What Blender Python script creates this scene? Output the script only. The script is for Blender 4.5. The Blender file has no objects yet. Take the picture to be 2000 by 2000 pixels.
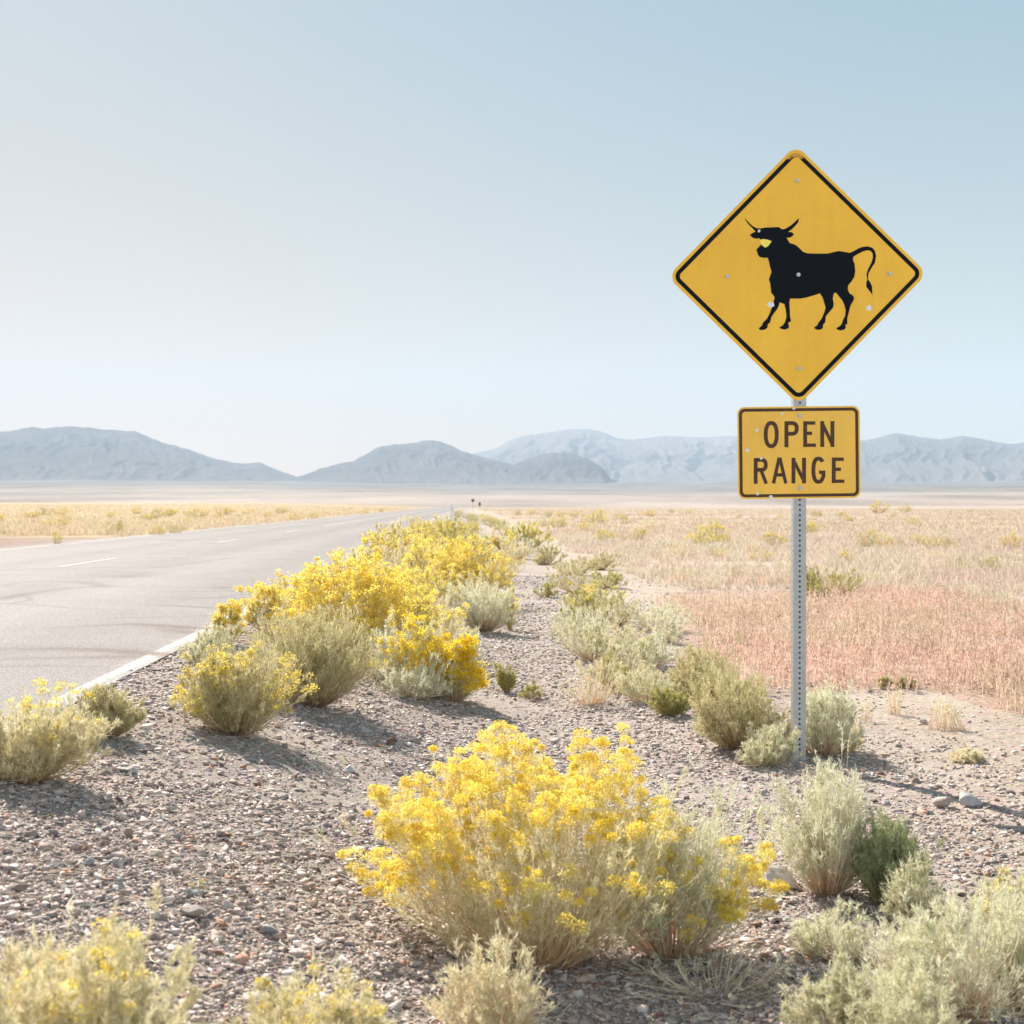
import bpy, bmesh, math
import numpy as np
from mathutils import Matrix, Vector

# ------------------------------------------------------------------ camera, sky, sun, exposure
scene = bpy.context.scene
COL = scene.collection
CAM_H = 0.9            # above the road surface (z = 0)
F = 2857.0             # focal length in pixels of the 2000 px photograph
HZ = 985.0             # horizon row

cam_d = bpy.data.cameras.new("camera")
cam = bpy.data.objects.new("camera", cam_d)
COL.objects.link(cam)
cam.location = (0, 0, CAM_H)
cam.rotation_euler = (math.radians(90) - math.atan((1000 - HZ) / F), 0, 0)
cam_d.sensor_width = 56.0
cam_d.lens = 80.0
cam_d.clip_start = 0.05
cam_d.clip_end = 60000
cam_d.dof.use_dof = True
cam_d.dof.focus_distance = 7.3
cam_d.dof.aperture_fstop = 11.0
scene.camera = cam

SUN_EL, SUN_AZ = math.radians(39), math.radians(-28)     # azimuth from +Y towards +X
world = bpy.data.worlds.new("World")
scene.world = world
world.use_nodes = True
wt = world.node_tree
bg = wt.nodes["Background"]
sky = wt.nodes.new("ShaderNodeTexSky")
sky.sky_type = 'NISHITA'
sky.sun_disc = False
sky.sun_elevation = SUN_EL
sky.sun_rotation = SUN_AZ
sky.altitude = 1500
sky.air_density = 1.0
sky.dust_density = 1.2
sky.ozone_density = 1.5
def _vm(op, a, v):
    n = wt.nodes.new("ShaderNodeVectorMath"); n.operation = op
    wt.links.new(a, n.inputs[0]); n.inputs[1].default_value = v
    return n.outputs[0]
_g = wt.nodes.new("ShaderNodeGamma"); _g.inputs[1].default_value = 0.6      # soft shoulder of the film on the bright side of the sky
wt.links.new(_vm('MULTIPLY', sky.outputs[0], (0.1, 0.1, 0.1)), _g.inputs[0])
SKY_K = (3.74, 3.73, 3.24)
_sk = _vm('MULTIPLY', _g.outputs[0], SKY_K)
# pale dusty air along the horizon, and an added fill glow behind the camera
_tc = wt.nodes.new("ShaderNodeTexCoord"); _sx = wt.nodes.new("ShaderNodeSeparateXYZ")
wt.links.new(_tc.outputs['Generated'], _sx.inputs[0])
def _mr(src, a, b, c0, c1):
    m = wt.nodes.new("ShaderNodeMapRange"); m.data_type = 'FLOAT_VECTOR'; m.interpolation_type = 'SMOOTHSTEP'
    cx = wt.nodes.new("ShaderNodeCombineXYZ")
    for i in range(3): wt.links.new(src, cx.inputs[i])
    wt.links.new(cx.outputs[0], m.inputs[6])
    m.inputs[7].default_value = (a,) * 3; m.inputs[8].default_value = (b,) * 3
    m.inputs[9].default_value = c0; m.inputs[10].default_value = c1
    return m.outputs[1]
_h1 = _mr(_sx.outputs[2], 0.0, 0.42, (1.24, 0.755, 0.52), (1.0, 1.0, 1.0))
# (unseen low sky behind the camera, boosted to light the sign's shaded front)
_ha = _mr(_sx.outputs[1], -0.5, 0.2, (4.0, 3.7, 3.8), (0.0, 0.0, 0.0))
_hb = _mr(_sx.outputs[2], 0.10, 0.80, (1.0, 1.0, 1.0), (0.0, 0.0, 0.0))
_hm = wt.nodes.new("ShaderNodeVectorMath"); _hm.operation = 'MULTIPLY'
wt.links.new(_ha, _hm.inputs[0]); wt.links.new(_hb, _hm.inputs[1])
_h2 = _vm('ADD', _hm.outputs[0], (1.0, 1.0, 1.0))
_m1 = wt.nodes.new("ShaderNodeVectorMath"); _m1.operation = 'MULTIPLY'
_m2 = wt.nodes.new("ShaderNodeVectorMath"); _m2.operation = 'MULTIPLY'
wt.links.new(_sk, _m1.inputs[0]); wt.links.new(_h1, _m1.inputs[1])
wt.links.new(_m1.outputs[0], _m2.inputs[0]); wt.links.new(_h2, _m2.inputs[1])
_h3 = _mr(_sx.outputs[0], -0.36, 0.36, (1.01, 1.01, 1.0), (0.74, 0.95, 1.03))      # warmer towards the sun
_m3 = wt.nodes.new("ShaderNodeVectorMath"); _m3.operation = 'MULTIPLY'
wt.links.new(_m2.outputs[0], _m3.inputs[0]); wt.links.new(_h3, _m3.inputs[1])
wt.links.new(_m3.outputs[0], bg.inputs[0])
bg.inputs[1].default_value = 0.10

sd = bpy.data.lights.new("sun", 'SUN')
sun = bpy.data.objects.new("sun", sd)
COL.objects.link(sun)
sd.energy = 4.95
sd.angle = math.radians(0.5)
sd.color = (1.0, 0.94, 0.86)
to_sun = Vector((math.sin(SUN_AZ) * math.cos(SUN_EL), math.cos(SUN_AZ) * math.cos(SUN_EL), math.sin(SUN_EL)))
sun.rotation_euler = to_sun.to_track_quat('Z', 'Y').to_euler()

scene.view_settings.view_transform = 'Standard'
scene.view_settings.look = 'None'
scene.view_settings.gamma = 1.0
scene.view_settings.exposure = 1.19
scene.render.engine = 'CYCLES'
scene.cycles.max_bounces = 8
scene.cycles.diffuse_bounces = 4
scene.cycles.transmission_bounces = 4
scene.cycles.volume_bounces = 1
scene.cycles.use_denoising = True

# ------------------------------------------------------------------ helpers
def tag(o, label=None, cat=None, group=None, kind=None):
    if label: o['label'] = label
    if cat: o['category'] = cat
    if group: o['group'] = group
    if kind: o['kind'] = kind
    return o

def empty(name, loc):
    o = bpy.data.objects.new(name, None)
    o.empty_display_size = 0.1
    COL.objects.link(o)
    o.location = loc
    return o

def mk(name, V, Fc, mat, parent=None, col=None, smooth=False):
    V = np.asarray(V, dtype=np.float32).reshape(-1, 3)
    Fc = np.asarray(Fc, dtype=np.int32)
    me = bpy.data.meshes.new(name)
    k = Fc.shape[1]
    me.vertices.add(len(V)); me.vertices.foreach_set("co", V.ravel())
    me.loops.add(Fc.size); me.loops.foreach_set("vertex_index", Fc.ravel())
    me.polygons.add(len(Fc))
    me.polygons.foreach_set("loop_start", np.arange(0, Fc.size, k, dtype=np.int32))
    if smooth: me.polygons.foreach_set("use_smooth", np.ones(len(Fc), dtype=bool))
    if col is not None:
        c = np.ones((len(V), 4), dtype=np.float32)
        c[:, :col.shape[1]] = col
        a = me.color_attributes.new("tint", 'FLOAT_COLOR', 'POINT')
        a.data.foreach_set("color", c.ravel())
    me.update(calc_edges=True)
    me.materials.append(mat)
    o = bpy.data.objects.new(name, me)
    COL.objects.link(o)
    if parent: o.parent = parent
    return o

def bm_obj(name, bm, mat, parent=None):
    me = bpy.data.meshes.new(name)
    bm.to_mesh(me); bm.free()
    me.materials.append(mat)
    o = bpy.data.objects.new(name, me)
    COL.objects.link(o)
    if parent: o.parent = parent
    return o

def _h(ix, iy, seed):
    n = (ix.astype(np.int64) * 374761393 + iy.astype(np.int64) * 668265263 + seed * 1442695041) & 0xffffffff
    n = ((n ^ (n >> 13)) * 1274126177) & 0xffffffff
    n = n ^ (n >> 16)
    return (n & 0xffffff) / float(0xffffff)

def vnoise(x, y, seed=0):
    x = np.asarray(x, dtype=np.float64); y = np.asarray(y, dtype=np.float64)
    ix = np.floor(x); iy = np.floor(y)
    fx = x - ix; fy = y - iy
    ux = fx * fx * (3 - 2 * fx); uy = fy * fy * (3 - 2 * fy)
    a = _h(ix, iy, seed); b = _h(ix + 1, iy, seed); c = _h(ix, iy + 1, seed); d = _h(ix + 1, iy + 1, seed)
    return (a * (1 - ux) + b * ux) * (1 - uy) + (c * (1 - ux) + d * ux) * uy

def fbm(x, y, seed=0, octs=4, gain=0.5):
    s = 0; a = 1; t = 0
    for i in range(octs):
        s = s + a * vnoise(x * 2 ** i, y * 2 ** i, seed + i * 17); t += a; a *= gain
    return s / t

def sstep(a, b, x):
    t = np.clip((x - a) / (b - a), 0, 1)
    return t * t * (3 - 2 * t)

# ------------------------------------------------------------------ ground shape
RS = (906 - 1000) / F                 # the road drifts left by this much per metre
E_R, E_L = -1.755, -9.25               # asphalt edges in lateral coordinate
LINE_R, LINE_L, LINE_C = -1.822, -9.02, -5.72

def lat(x, y):
    return x - RS * y

def gz(x, y):
    """height of the natural ground"""
    x = np.asarray(x, dtype=np.float64); y = np.asarray(y, dtype=np.float64)
    L = lat(x, y); r = np.hypot(x, y)
    right = -0.006 - 0.384 * sstep(0.05, 2.3, L - E_R)
    left = -0.006 - 0.174 * sstep(0.0, 2.0, E_L - L)
    z = np.where(L > (E_R + E_L) / 2, right, left)
    on = (L > E_L + 0.12) & (L < E_R - 0.12)
    z = z + np.where(L > 0.5 * (E_R + E_L), 0.011 * sstep(0.0, 0.05, L - E_R), 0)
    z = np.where(on, -0.045, z)
    off = np.clip(np.maximum(L - E_R, E_L - L), 0, None)
    near = np.exp(-r / 60.0)
    z = z + sstep(0.1, 0.8, off) * ((fbm(x * 0.7, y * 0.7, 3, 3) - 0.5) * 0.05 + (fbm(x * 5, y * 5, 9, 3) - 0.5) * 0.018 * near)
    z = z + sstep(40, 300, off) * (fbm(x / 60, y / 60, 5, 3) - 0.5) * 0.5 * np.minimum(r / 300, 1)
    z = z + np.where(L < 0, sstep(60, 700, r) * 1.7 * sstep(5, 60, off), 0)
    # alluvial fans that climb to the feet of the mountains
    fan = np.clip((r - 1300) / 5700.0, 0, None)
    az = np.arctan2(x, np.abs(y) + 1e-6)
    z = z + fan ** 1.15 * (90 + 30 * fbm(az * 7 + 10, r / 9000, 8, 3)) - np.clip(r - 7200, 0, None) * 0.02
    return z

def ray(px, py, iters=60):
    """the point of the ground seen at a pixel of the 2000 px photograph"""
    dx = (px - 1000) / F; dz = (HZ - py) / F
    y = CAM_H / max(-dz, 1e-5)
    for _ in range(iters):
        g = float(gz(dx * y, y))
        y2 = (CAM_H - g) / max(-dz, 1e-5)
        y = 0.5 * y + 0.5 * y2
    return dx * y, y, float(gz(dx * y, y))

def pix(x, y, z):
    return 1000 + F * x / y, HZ + F * (CAM_H - z) / y

def in_poly(px, py, poly):
    inside = np.zeros(px.shape, dtype=bool)
    n = len(poly)
    for i in range(n):
        x1, y1 = poly[i]; x2, y2 = poly[(i + 1) % n]
        c = ((y1 > py) != (y2 > py)) & (px < (x2 - x1) * (py - y1) / ((y2 - y1) + 1e-9) + x1)
        inside ^= c
    return inside
S = 2000 / 1932.0
def sc(poly): return [(a * S, b * S) for a, b in poly]
RED = sc([(1275, 1118), (1500, 1112), (1960, 1135), (2100, 1150), (2150, 1360), (1932, 1345), (1850, 1330), (1700, 1290), (1560, 1305), (1440, 1290), (1290, 1215)])

# ------------------------------------------------------------------ materials
def newmat(name):
    m = bpy.data.materials.new(name); m.use_nodes = True
    nt = m.node_tree
    return m, nt, nt.nodes["Principled BSDF"], nt.nodes["Material Output"]

def N(nt, t, **kw):
    n = nt.nodes.new(t)
    for k, v in kw.items(): setattr(n, k, v)
    return n

def noise(nt, scale, detail=4, rough=0.55, coord='Object'):
    tc = N(nt, "ShaderNodeTexCoord"); n = N(nt, "ShaderNodeTexNoise")
    n.inputs['Scale'].default_value = scale; n.inputs['Detail'].default_value = detail; n.inputs['Roughness'].default_value = rough
    nt.links.new(tc.outputs[coord], n.inputs['Vector'])
    return n

def ramp(nt, src, stops):
    r = N(nt, "ShaderNodeValToRGB")
    e = r.color_ramp.elements
    while len(e) < len(stops): e.new(0.5)
    for i, (p, c) in enumerate(stops):
        e[i].position = p; e[i].color = (*c, 1) if len(c) == 3 else c
    nt.links.new(src, r.inputs[0])
    return r

def mixc(nt, a, b, fac, mode='MULTIPLY'):
    m = N(nt, "ShaderNodeMix", data_type='RGBA', blend_type=mode)
    for sock, v in ((m.inputs[6], a), (m.inputs[7], b), (m.inputs[0], fac)):
        if hasattr(v, 'links') or hasattr(v, 'is_output'): nt.links.new(v, sock)
        elif isinstance(v, (tuple, list)): sock.default_value = (*v, 1) if len(v) == 3 else v
        else: sock.default_value = v
    return m.outputs[2]

def plant_mat(name, trans, sat_noise=0.25):
    """thin dry plant tissue: reflects and lets light through"""
    m, nt, b, out = newmat(name)
    at = N(nt, "ShaderNodeVertexColor"); at.layer_name = "tint"
    n = noise(nt, 60, 2)
    r = ramp(nt, n.outputs[0], [(0.3, (0.8, 0.8, 0.8)), (0.7, (1.12, 1.12, 1.12))])
    c = mixc(nt, at.outputs[0], r.outputs[0], 1.0)
    d = N(nt, "ShaderNodeBsdfDiffuse"); t = N(nt, "ShaderNodeBsdfTranslucent"); mx = N(nt, "ShaderNodeMixShader")
    nt.links.new(c, d.inputs[0]); nt.links.new(c, t.inputs[0])
    mx.inputs[0].default_value = trans
    nt.links.new(d.outputs[0], mx.inputs[1]); nt.links.new(t.outputs[0], mx.inputs[2])
    nt.links.new(mx.outputs[0], out.inputs[0])
    nt.nodes.remove(b)
    return m
M_FOL = plant_mat("plant_foliage", 0.37)
M_STEM = plant_mat("plant_stems", 0.12)
M_FLOW = plant_mat("flower_petals", 0.5)
M_GRASS = plant_mat("dry_grass_blades", 0.42)

def ground_mat():
    m, nt, b, out = newmat("desert_ground")
    at = N(nt, "ShaderNodeVertexColor"); at.layer_name = "tint"
    n1 = noise(nt, 26, 6, 0.75); n2 = noise(nt, 1.3, 5, 0.6); n3 = noise(nt, 0.09, 6, 0.7)
    vo = N(nt, "ShaderNodeTexVoronoi"); vo.inputs['Scale'].default_value = 55
    tc = N(nt, "ShaderNodeTexCoord"); nt.links.new(tc.outputs['Object'], vo.inputs['Vector'])
    c = mixc(nt, at.outputs[0], ramp(nt, n1.outputs[0], [(0.32, (0.66, 0.63, 0.61)), (0.66, (1.22, 1.2, 1.2))]).outputs[0], 1.0)
    c = mixc(nt, c, ramp(nt, n2.outputs[0], [(0.3, (0.85, 0.84, 0.82)), (0.7, (1.1, 1.1, 1.1))]).outputs[0], 1.0)
    c = mixc(nt, c, ramp(nt, n3.outputs[0], [(0.35, (0.88, 0.86, 0.8)), (0.65, (1.08, 1.08, 1.08))]).outputs[0], 1.0)
    c = mixc(nt, c, vo.outputs['Color'], 0.18, 'SOFT_LIGHT')
    nt.links.new(c, b.inputs['Base Color'])
    b.inputs['Roughness'].default_value = 0.95
    b.inputs['Specular IOR Level'].default_value = 0.1
    bp = N(nt, "ShaderNodeBump"); bp.inputs['Strength'].default_value = 0.75; bp.inputs['Distance'].default_value = 0.02
    nt.links.new(n1.outputs[0], bp.inputs['Height']); nt.links.new(bp.outputs[0], b.inputs['Normal'])
    return m

def stone_mat():
    m, nt, b, out = newmat("broken_rock")
    at = N(nt, "ShaderNodeVertexColor"); at.layer_name = "tint"
    n1 = noise(nt, 70, 4, 0.7)
    c = mixc(nt, at.outputs[0], ramp(nt, n1.outputs[0], [(0.3, (0.75, 0.73, 0.72)), (0.7, (1.15, 1.15, 1.15))]).outputs[0], 1.0)
    nt.links.new(c, b.inputs['Base Color'])
    b.inputs['Roughness'].default_value = 0.85; b.inputs['Specular IOR Level'].default_value = 0.25
    bp = N(nt, "ShaderNodeBump"); bp.inputs['Strength'].default_value = 0.4; bp.inputs['Distance'].default_value = 0.004
    nt.links.new(n1.outputs[0], bp.inputs['Height']); nt.links.new(bp.outputs[0], b.inputs['Normal'])
    return m

def asphalt_mat():
    m, nt, b, out = newmat("weathered_asphalt")
    at = N(nt, "ShaderNodeVertexColor"); at.layer_name = "tint"
    n1 = noise(nt, 75, 4, 0.85); n2 = noise(nt, 0.9, 5, 0.6)
    vo = N(nt, "ShaderNodeTexVoronoi"); vo.inputs['Scale'].default_value = 75
    tc = N(nt, "ShaderNodeTexCoord"); nt.links.new(tc.outputs['Object'], vo.inputs['Vector'])
    c = mixc(nt, at.outputs[0], ramp(nt, n1.outputs[0], [(0.34, (0.45, 0.44, 0.43)), (0.62, (1.42, 1.41, 1.4))]).outputs[0], 1.0)
    c = mixc(nt, c, ramp(nt, vo.outputs['Distance'], [(0.0, (1.35, 1.35, 1.35)), (0.7, (0.6, 0.6, 0.6))]).outputs[0], 0.9)
    c = mixc(nt, c, ramp(nt, n2.outputs[0], [(0.3, (0.92, 0.91, 0.9)), (0.7, (1.05, 1.05, 1.05))]).outputs[0], 1.0)
    nt.links.new(c, b.inputs['Base Color'])
    b.inputs['Roughness'].default_value = 0.8; b.inputs['Specular IOR Level'].default_value = 0.2
    bp = N(nt, "ShaderNodeBump"); bp.inputs['Strength'].default_value = 0.5; bp.inputs['Distance'].default_value = 0.006
    nt.links.new(n1.outputs[0], bp.inputs['Height']); nt.links.new(bp.outputs[0], b.inputs['Normal'])
    return m

def plain(name, col, rough=0.5, metal=0.0, wear=None, wscale=8, bump=0.0, spec=0.5):
    m, nt, b, out = newmat(name)
    n = noise(nt, wscale, 5, 0.65)
    r = ramp(nt, n.outputs[0], [(0.3, tuple(c * 0.9 for c in col)), (0.7, tuple(min(1, c * 1.06) for c in col))])
    c = r.outputs[0]
    if wear:
        n2 = noise(nt, wear[1], 6, 0.8)
        r2 = ramp(nt, n2.outputs[0], [(wear[2], (0, 0, 0)), (wear[2] + 0.05, (1, 1, 1))])
        c = mixc(nt, c, wear[0], r2.outputs[0], 'MIX')
    nt.links.new(c, b.inputs['Base Color'])
    b.inputs['Roughness'].default_value = rough; b.inputs['Metallic'].default_value = metal
    b.inputs['Specular IOR Level'].default_value = spec
    if bump:
        bp = N(nt, "ShaderNodeBump"); bp.inputs['Strength'].default_value = bump; bp.inputs['Distance'].default_value = 0.001
        nt.links.new(n.outputs[0], bp.inputs['Height']); nt.links.new(bp.outputs[0], b.inputs['Normal'])
    return m

M_GROUND = ground_mat(); M_STONE = stone_mat(); M_ASPH = asphalt_mat()
M_WHITE = plain("road_paint_white", (0.74, 0.73, 0.70), 0.7, wear=((0.36, 0.33, 0.31), 60, 0.62), wscale=40)

def paint_mat():
    m, nt, b, out = newmat("worn_road_paint")
    at = N(nt, "ShaderNodeVertexColor"); at.layer_name = "tint"
    n1 = noise(nt, 70, 5, 0.75)
    c = mixc(nt, at.outputs[0], ramp(nt, n1.outputs[0], [(0.42, (0.36, 0.34, 0.33)), (0.55, (1, 1, 1))]).outputs[0], 0.9)
    nt.links.new(c, b.inputs['Base Color']); b.inputs['Roughness'].default_value = 0.8; b.inputs['Specular IOR Level'].default_value = 0.2
    return m
M_PAINT = paint_mat()

# ------------------------------------------------------------------ ground sheet
def build_ground():
    a = np.concatenate([np.linspace(-180, -50, 44, endpoint=False), np.linspace(-50, -26, 60, endpoint=False),
                        np.linspace(-26, 26, 330, endpoint=False), np.linspace(26, 50, 60, endpoint=False), np.linspace(50, 180, 44, endpoint=False)])
    A = np.radians(a); na = len(A)
    r = np.concatenate([np.geomspace(0.4, 3.0, 40, endpoint=False), np.geomspace(3.0, 40, 330, endpoint=False),
                        np.geomspace(40, 1500, 160, endpoint=False), np.geomspace(1500, 15000, 60)])
    nr = len(r)
    X = r[:, None] * np.sin(A)[None]; Y = r[:, None] * np.cos(A)[None]
    Z = gz(X, Y)
    V = np.stack([X, Y, Z], -1).reshape(-1, 3)
    V = np.vstack([V, [[0, 0, float(gz(0.0, 0.0))]]])
    i = np.arange(nr - 1)[:, None] * na; j = np.arange(na)[None]; j2 = (j + 1) % na
    Q = np.stack([i + j, i + j2, i + na + j2, i + na + j], -1).reshape(-1, 4)[:, ::-1]
    # centre cap as degenerate-free quads (pairs of fan triangles)
    c = len(V) - 1
    jj = np.arange(0, na - 1, 2)
    cap = np.stack([np.full_like(jj, c), jj, jj + 1, (jj + 2) % na], -1)[:, ::-1]
    Q = np.vstack([Q, cap])
    x, y = V[:, 0], V[:, 1]
    L = lat(x, y); rr = np.hypot(x, y)
    gravel = np.array([0.41, 0.36, 0.335]); sand = np.array([0.48, 0.405, 0.35]); grass = np.array([0.46, 0.38, 0.31])
    farc = np.array([0.37, 0.315, 0.28]); gold = np.array([0.46, 0.365, 0.23]); pink = np.array([0.44, 0.32, 0.26])
    w = fbm(x * 0.35, y * 0.35, 21, 4)
    gm = sstep(1.4, 2.6, L + (w - 0.5) * 1.6)           # gravel shoulder -> sandy flat
    col = gravel * (1 - gm[:, None]) + sand * gm[:, None]
    px = 1000 + F * x / np.maximum(y, 0.5); py = HZ + F * 1.27 / np.maximum(y, 0.5)
    red = in_poly(px, py, RED) & (y > 5)
    col = np.where(red[:, None], pink, col)
    gf = sstep(18, 30, rr) * sstep(2.2, 3.8, L)
    col = col * (1 - gf[:, None]) + grass * gf[:, None]
    lg = sstep(0.6, 3.5, E_L - L)                       # left of the road
    lc = np.array([0.30, 0.225, 0.195]) * (1 - sstep(46, 54, rr + (w - 0.5) * 10))[:, None] + gold * sstep(46, 54, rr + (w - 0.5) * 10)[:, None]
    col = col * (1 - lg[:, None]) + lc * lg[:, None]
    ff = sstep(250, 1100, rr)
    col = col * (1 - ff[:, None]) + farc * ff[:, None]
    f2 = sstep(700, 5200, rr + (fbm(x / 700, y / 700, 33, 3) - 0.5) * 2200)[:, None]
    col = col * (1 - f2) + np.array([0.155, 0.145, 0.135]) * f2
    col = col * (1 + (fbm(x / 14, y / 14, 31, 4) - 0.5) * 0.25)[:, None]
    col = col * (1 + (fbm(x / 160, y / 420, 35, 4) - 0.5) * 0.9 * sstep(250, 900, rr))[:, None]
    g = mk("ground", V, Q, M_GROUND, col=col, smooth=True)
    tag(g, kind="structure")
build_ground()

# ------------------------------------------------------------------ road
def seg_dist(P, poly):
    d = np.full(len(P), 1e9); tt = np.zeros(len(P))
    n = len(poly) - 1
    for k in range(n):
        a = np.array(poly[k]); b = np.array(poly[k + 1]); ab = b - a
        t = np.clip(((P - a) @ ab) / (ab @ ab), 0, 1)
        dd = np.linalg.norm(P - (a + t[:, None] * ab), axis=1)
        m = dd < d
        d = np.where(m, dd, d); tt = np.where(m, (k + t) / n, tt)
    return d, tt

def rp(px, py):                       # pixel -> point of the road plane
    y = CAM_H * F / (py - HZ)
    return ((px - 1000) / F * y, y)

def build_road():
    ys = np.concatenate([np.linspace(-25, 4.5, 40, endpoint=False), np.linspace(4.5, 24, 560, endpoint=False),
                         np.geomspace(24, 1150, 200)])
    ls = np.linspace(E_L, E_R, 220)
    nl = len(ls); ny = len(ys)
    LL, YY = np.meshgrid(ls, ys)
    rag = np.where(LL > -3, 1, -1) * (fbm(YY * 3, LL * 0, 77, 4) - 0.5) * 0.03
    edge = (np.abs(LL - E_R) < 1e-6) | (np.abs(LL - E_L) < 1e-6)
    LL = np.where(edge, LL + rag, LL)
    XX = LL + RS * YY
    ZZ = 0.012 - 0.02 * np.abs(LL + 5.45) / 3.7 * 0.6 + (fbm(XX * 0.4, YY * 0.4, 15, 2) - 0.5) * 0.006
    V = np.stack([XX, YY, ZZ], -1).reshape(-1, 3)
    i = np.arange(ny - 1)[:, None] * nl; j = np.arange(nl - 1)[None]
    Q = np.stack([i + j, i + j + 1, i + nl + j + 1, i + nl + j], -1).reshape(-1, 4)
    # skirt so that the slab has an edge
    L = LL.ravel(); P = V[:, :2]
    base = np.array([0.265, 0.238, 0.227])
    col = np.tile(base, (len(V), 1))
    # darker polished wheel paths and centre joint
    for c, wd, a in ((-2.75, 0.35, 0.10), (-4.6, 0.35, 0.12), (-6.75, 0.35, 0.12), (-8.4, 0.3, 0.08), (-3.7, 0.25, -0.05)):
        col *= (1 - a * np.exp(-((L - c) / wd) ** 2))[:, None]
    col *= (1 + (fbm(P[:, 0] * 0.5, P[:, 1] * 0.12, 40, 3) - 0.5) * 0.2)[:, None]
    # tyre tracks of dragged dirt: (pixel polyline, width m, strength, colour)
    dirt = np.array([0.14, 0.10, 0.08]); dark = np.array([0.09, 0.082, 0.08])
    tracks = [
        ([(362, 1286), (300, 1278), (220, 1271), (120, 1268), (0, 1269), (-80, 1275)], 0.13, 0.85, dirt),
        ([(330, 1283), (240, 1284), (140, 1285), (0, 1288), (-80, 1292)], 0.10, 0.55, dirt),
        ([(430, 1228), (380, 1227), (320, 1222), (262, 1219), (190, 1222), (100, 1228)], 0.10, 0.75, dirt),
        ([(400, 1238), (350, 1233), (310, 1226), (262, 1220)], 0.10, 0.6, dirt),
        ([(420, 1188), (370, 1185), (310, 1182), (250, 1182)], 0.05, 0.6, dark),
        ([(500, 1168), (420, 1168), (330, 1166)], 0.05, 0.45, dark),
        ([(520, 1155), (430, 1153)], 0.05, 0.45, dark), ([(560, 1141), (460, 1139)], 0.05, 0.4, dark),
        ([(0, 1172), (60, 1160), (130, 1150), (205, 1146)], 0.10, 0.5, dark),
        ([(205, 1147), (180, 1141), (150, 1137), (100, 1136)], 0.12, 0.4, dark),
        ([(0, 1180), (70, 1183), (160, 1190), (260, 1193)], 0.06, 0.3, dark),
        ([(240, 1128), (262, 1124), (300, 1118)], 0.25, 0.4, dark), ([(300, 1110), (360, 1103), (440, 1092), (560, 1080)], 0.12, 0.25, dark),
        ([(436, 1148), (452, 1150)], 0.14, 0.5, dark), ([(0, 1303), (100, 1302), (200, 1303)], 0.05, 0.4, dirt),
    ]
    rs = np.random.default_rng(8)
    for _ in range(46):                    # hairline cracks, mostly crosswise
        a0 = rs.uniform(-8.8, -2.2); y0 = 6 + 40 * rs.random() ** 1.5; ln = rs.uniform(0.5, 3.2); dirn = rs.normal(0, 0.12) if rs.random() < 0.75 else rs.uniform(1, 2)
        pts = [(a0 + RS * y0, y0)]
        for _k in range(6):
            dirn += rs.normal(0, 0.2); pts.append((pts[-1][0] + math.cos(dirn) * ln / 6, pts[-1][1] + math.sin(dirn) * ln / 6))
        d, t = seg_dist(P, pts)
        wd = 0.02 + 0.0012 * y0
        k = np.exp(-(d / wd) ** 2) * 0.55
        col = col * (1 - k[:, None]) + np.array([0.12, 0.11, 0.105]) * k[:, None]
    nz = fbm(P[:, 0] * 14, P[:, 1] * 14, 51, 3)
    for pl, wd, st, cc in tracks:
        d, t = seg_dist(P, [rp(*q) for q in pl])
        k = np.exp(-(d / wd) ** 2) * min(1.0, st * 1.35) * np.clip(1.3 - t, 0, 1) * np.clip(0.35 + 1.3 * nz, 0, 1)
        col = col * (1 - k[:, None]) + cc * k[:, None]
    # sand drifted on to the edge
    k = sstep(-0.22, 0.0, L - E_R + (nz - 0.5) * 0.2) * 0.8
    col = col * (1 - k[:, None]) + np.array([0.40, 0.34, 0.31]) * k[:, None]
    tag(mk("road", V, Q, M_ASPH, col=col, smooth=True), kind="structure")
    # painted lines, worn, 4 mm proud
    def line(lc, w, y0, y1, rng, step=0.05, gaps=()):
        yy = np.arange(y0, y1, step) if y1 < 60 else np.concatenate([np.arange(y0, 60, step), np.geomspace(60, y1, 60)])
        rg = (fbm(yy * 9, yy * 0, rng, 3) - 0.5) * 0.012
        a = lc - w / 2 + rg; b = lc + w / 2 - (fbm(yy * 9, yy * 0, rng + 5, 3) - 0.5) * 0.014
        zf = lambda l: 0.012 - 0.02 * np.abs(l + 5.45) / 3.7 * 0.6 + (fbm((l + RS * yy) * 0.4, yy * 0.4, 15, 2) - 0.5) * 0.006 + 0.004
        V = np.stack([np.stack([a + RS * yy, yy, zf(a)], -1), np.stack([b + RS * yy, yy, zf(b)], -1)], 1).reshape(-1, 3)
        n = len(yy); k = np.arange(n - 1) * 2
        keep = np.ones(n - 1, bool)
        for g0, g1 in gaps: keep &= ~((yy[:-1] > g0) & (yy[:-1] < g1))
        return V, np.stack([k, k + 1, k + 3, k + 2], -1)[keep]
    VV = []; QQ = []; o = 0
    for args in [(LINE_R, 0.125, -20, 1100, 1, 0.03), (LINE_L, 0.11, -20, 1100, 2)] + \
                [(LINE_C, 0.105, y0, y0 + 3.4, 3) for y0 in np.arange(20.7 - 13.2 * 3, 400, 13.2) if y0 > 12]:
        v, q = line(*args); VV.append(v); QQ.append(q + o); o += len(v)
    VV = np.vstack(VV); QQ = np.vstack(QQ)
    # split each strip across its width so that the dirt blown over it keeps its outline
    a, b, c_, d_ = (VV[QQ[:, i]] for i in range(4))
    ts = np.linspace(0, 1, 9)
    cells = [np.stack([a + (b - a) * t0, a + (b - a) * t1, d_ + (c_ - d_) * t1, d_ + (c_ - d_) * t0], 1) for t0, t1 in zip(ts[:-1], ts[1:])]
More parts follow.
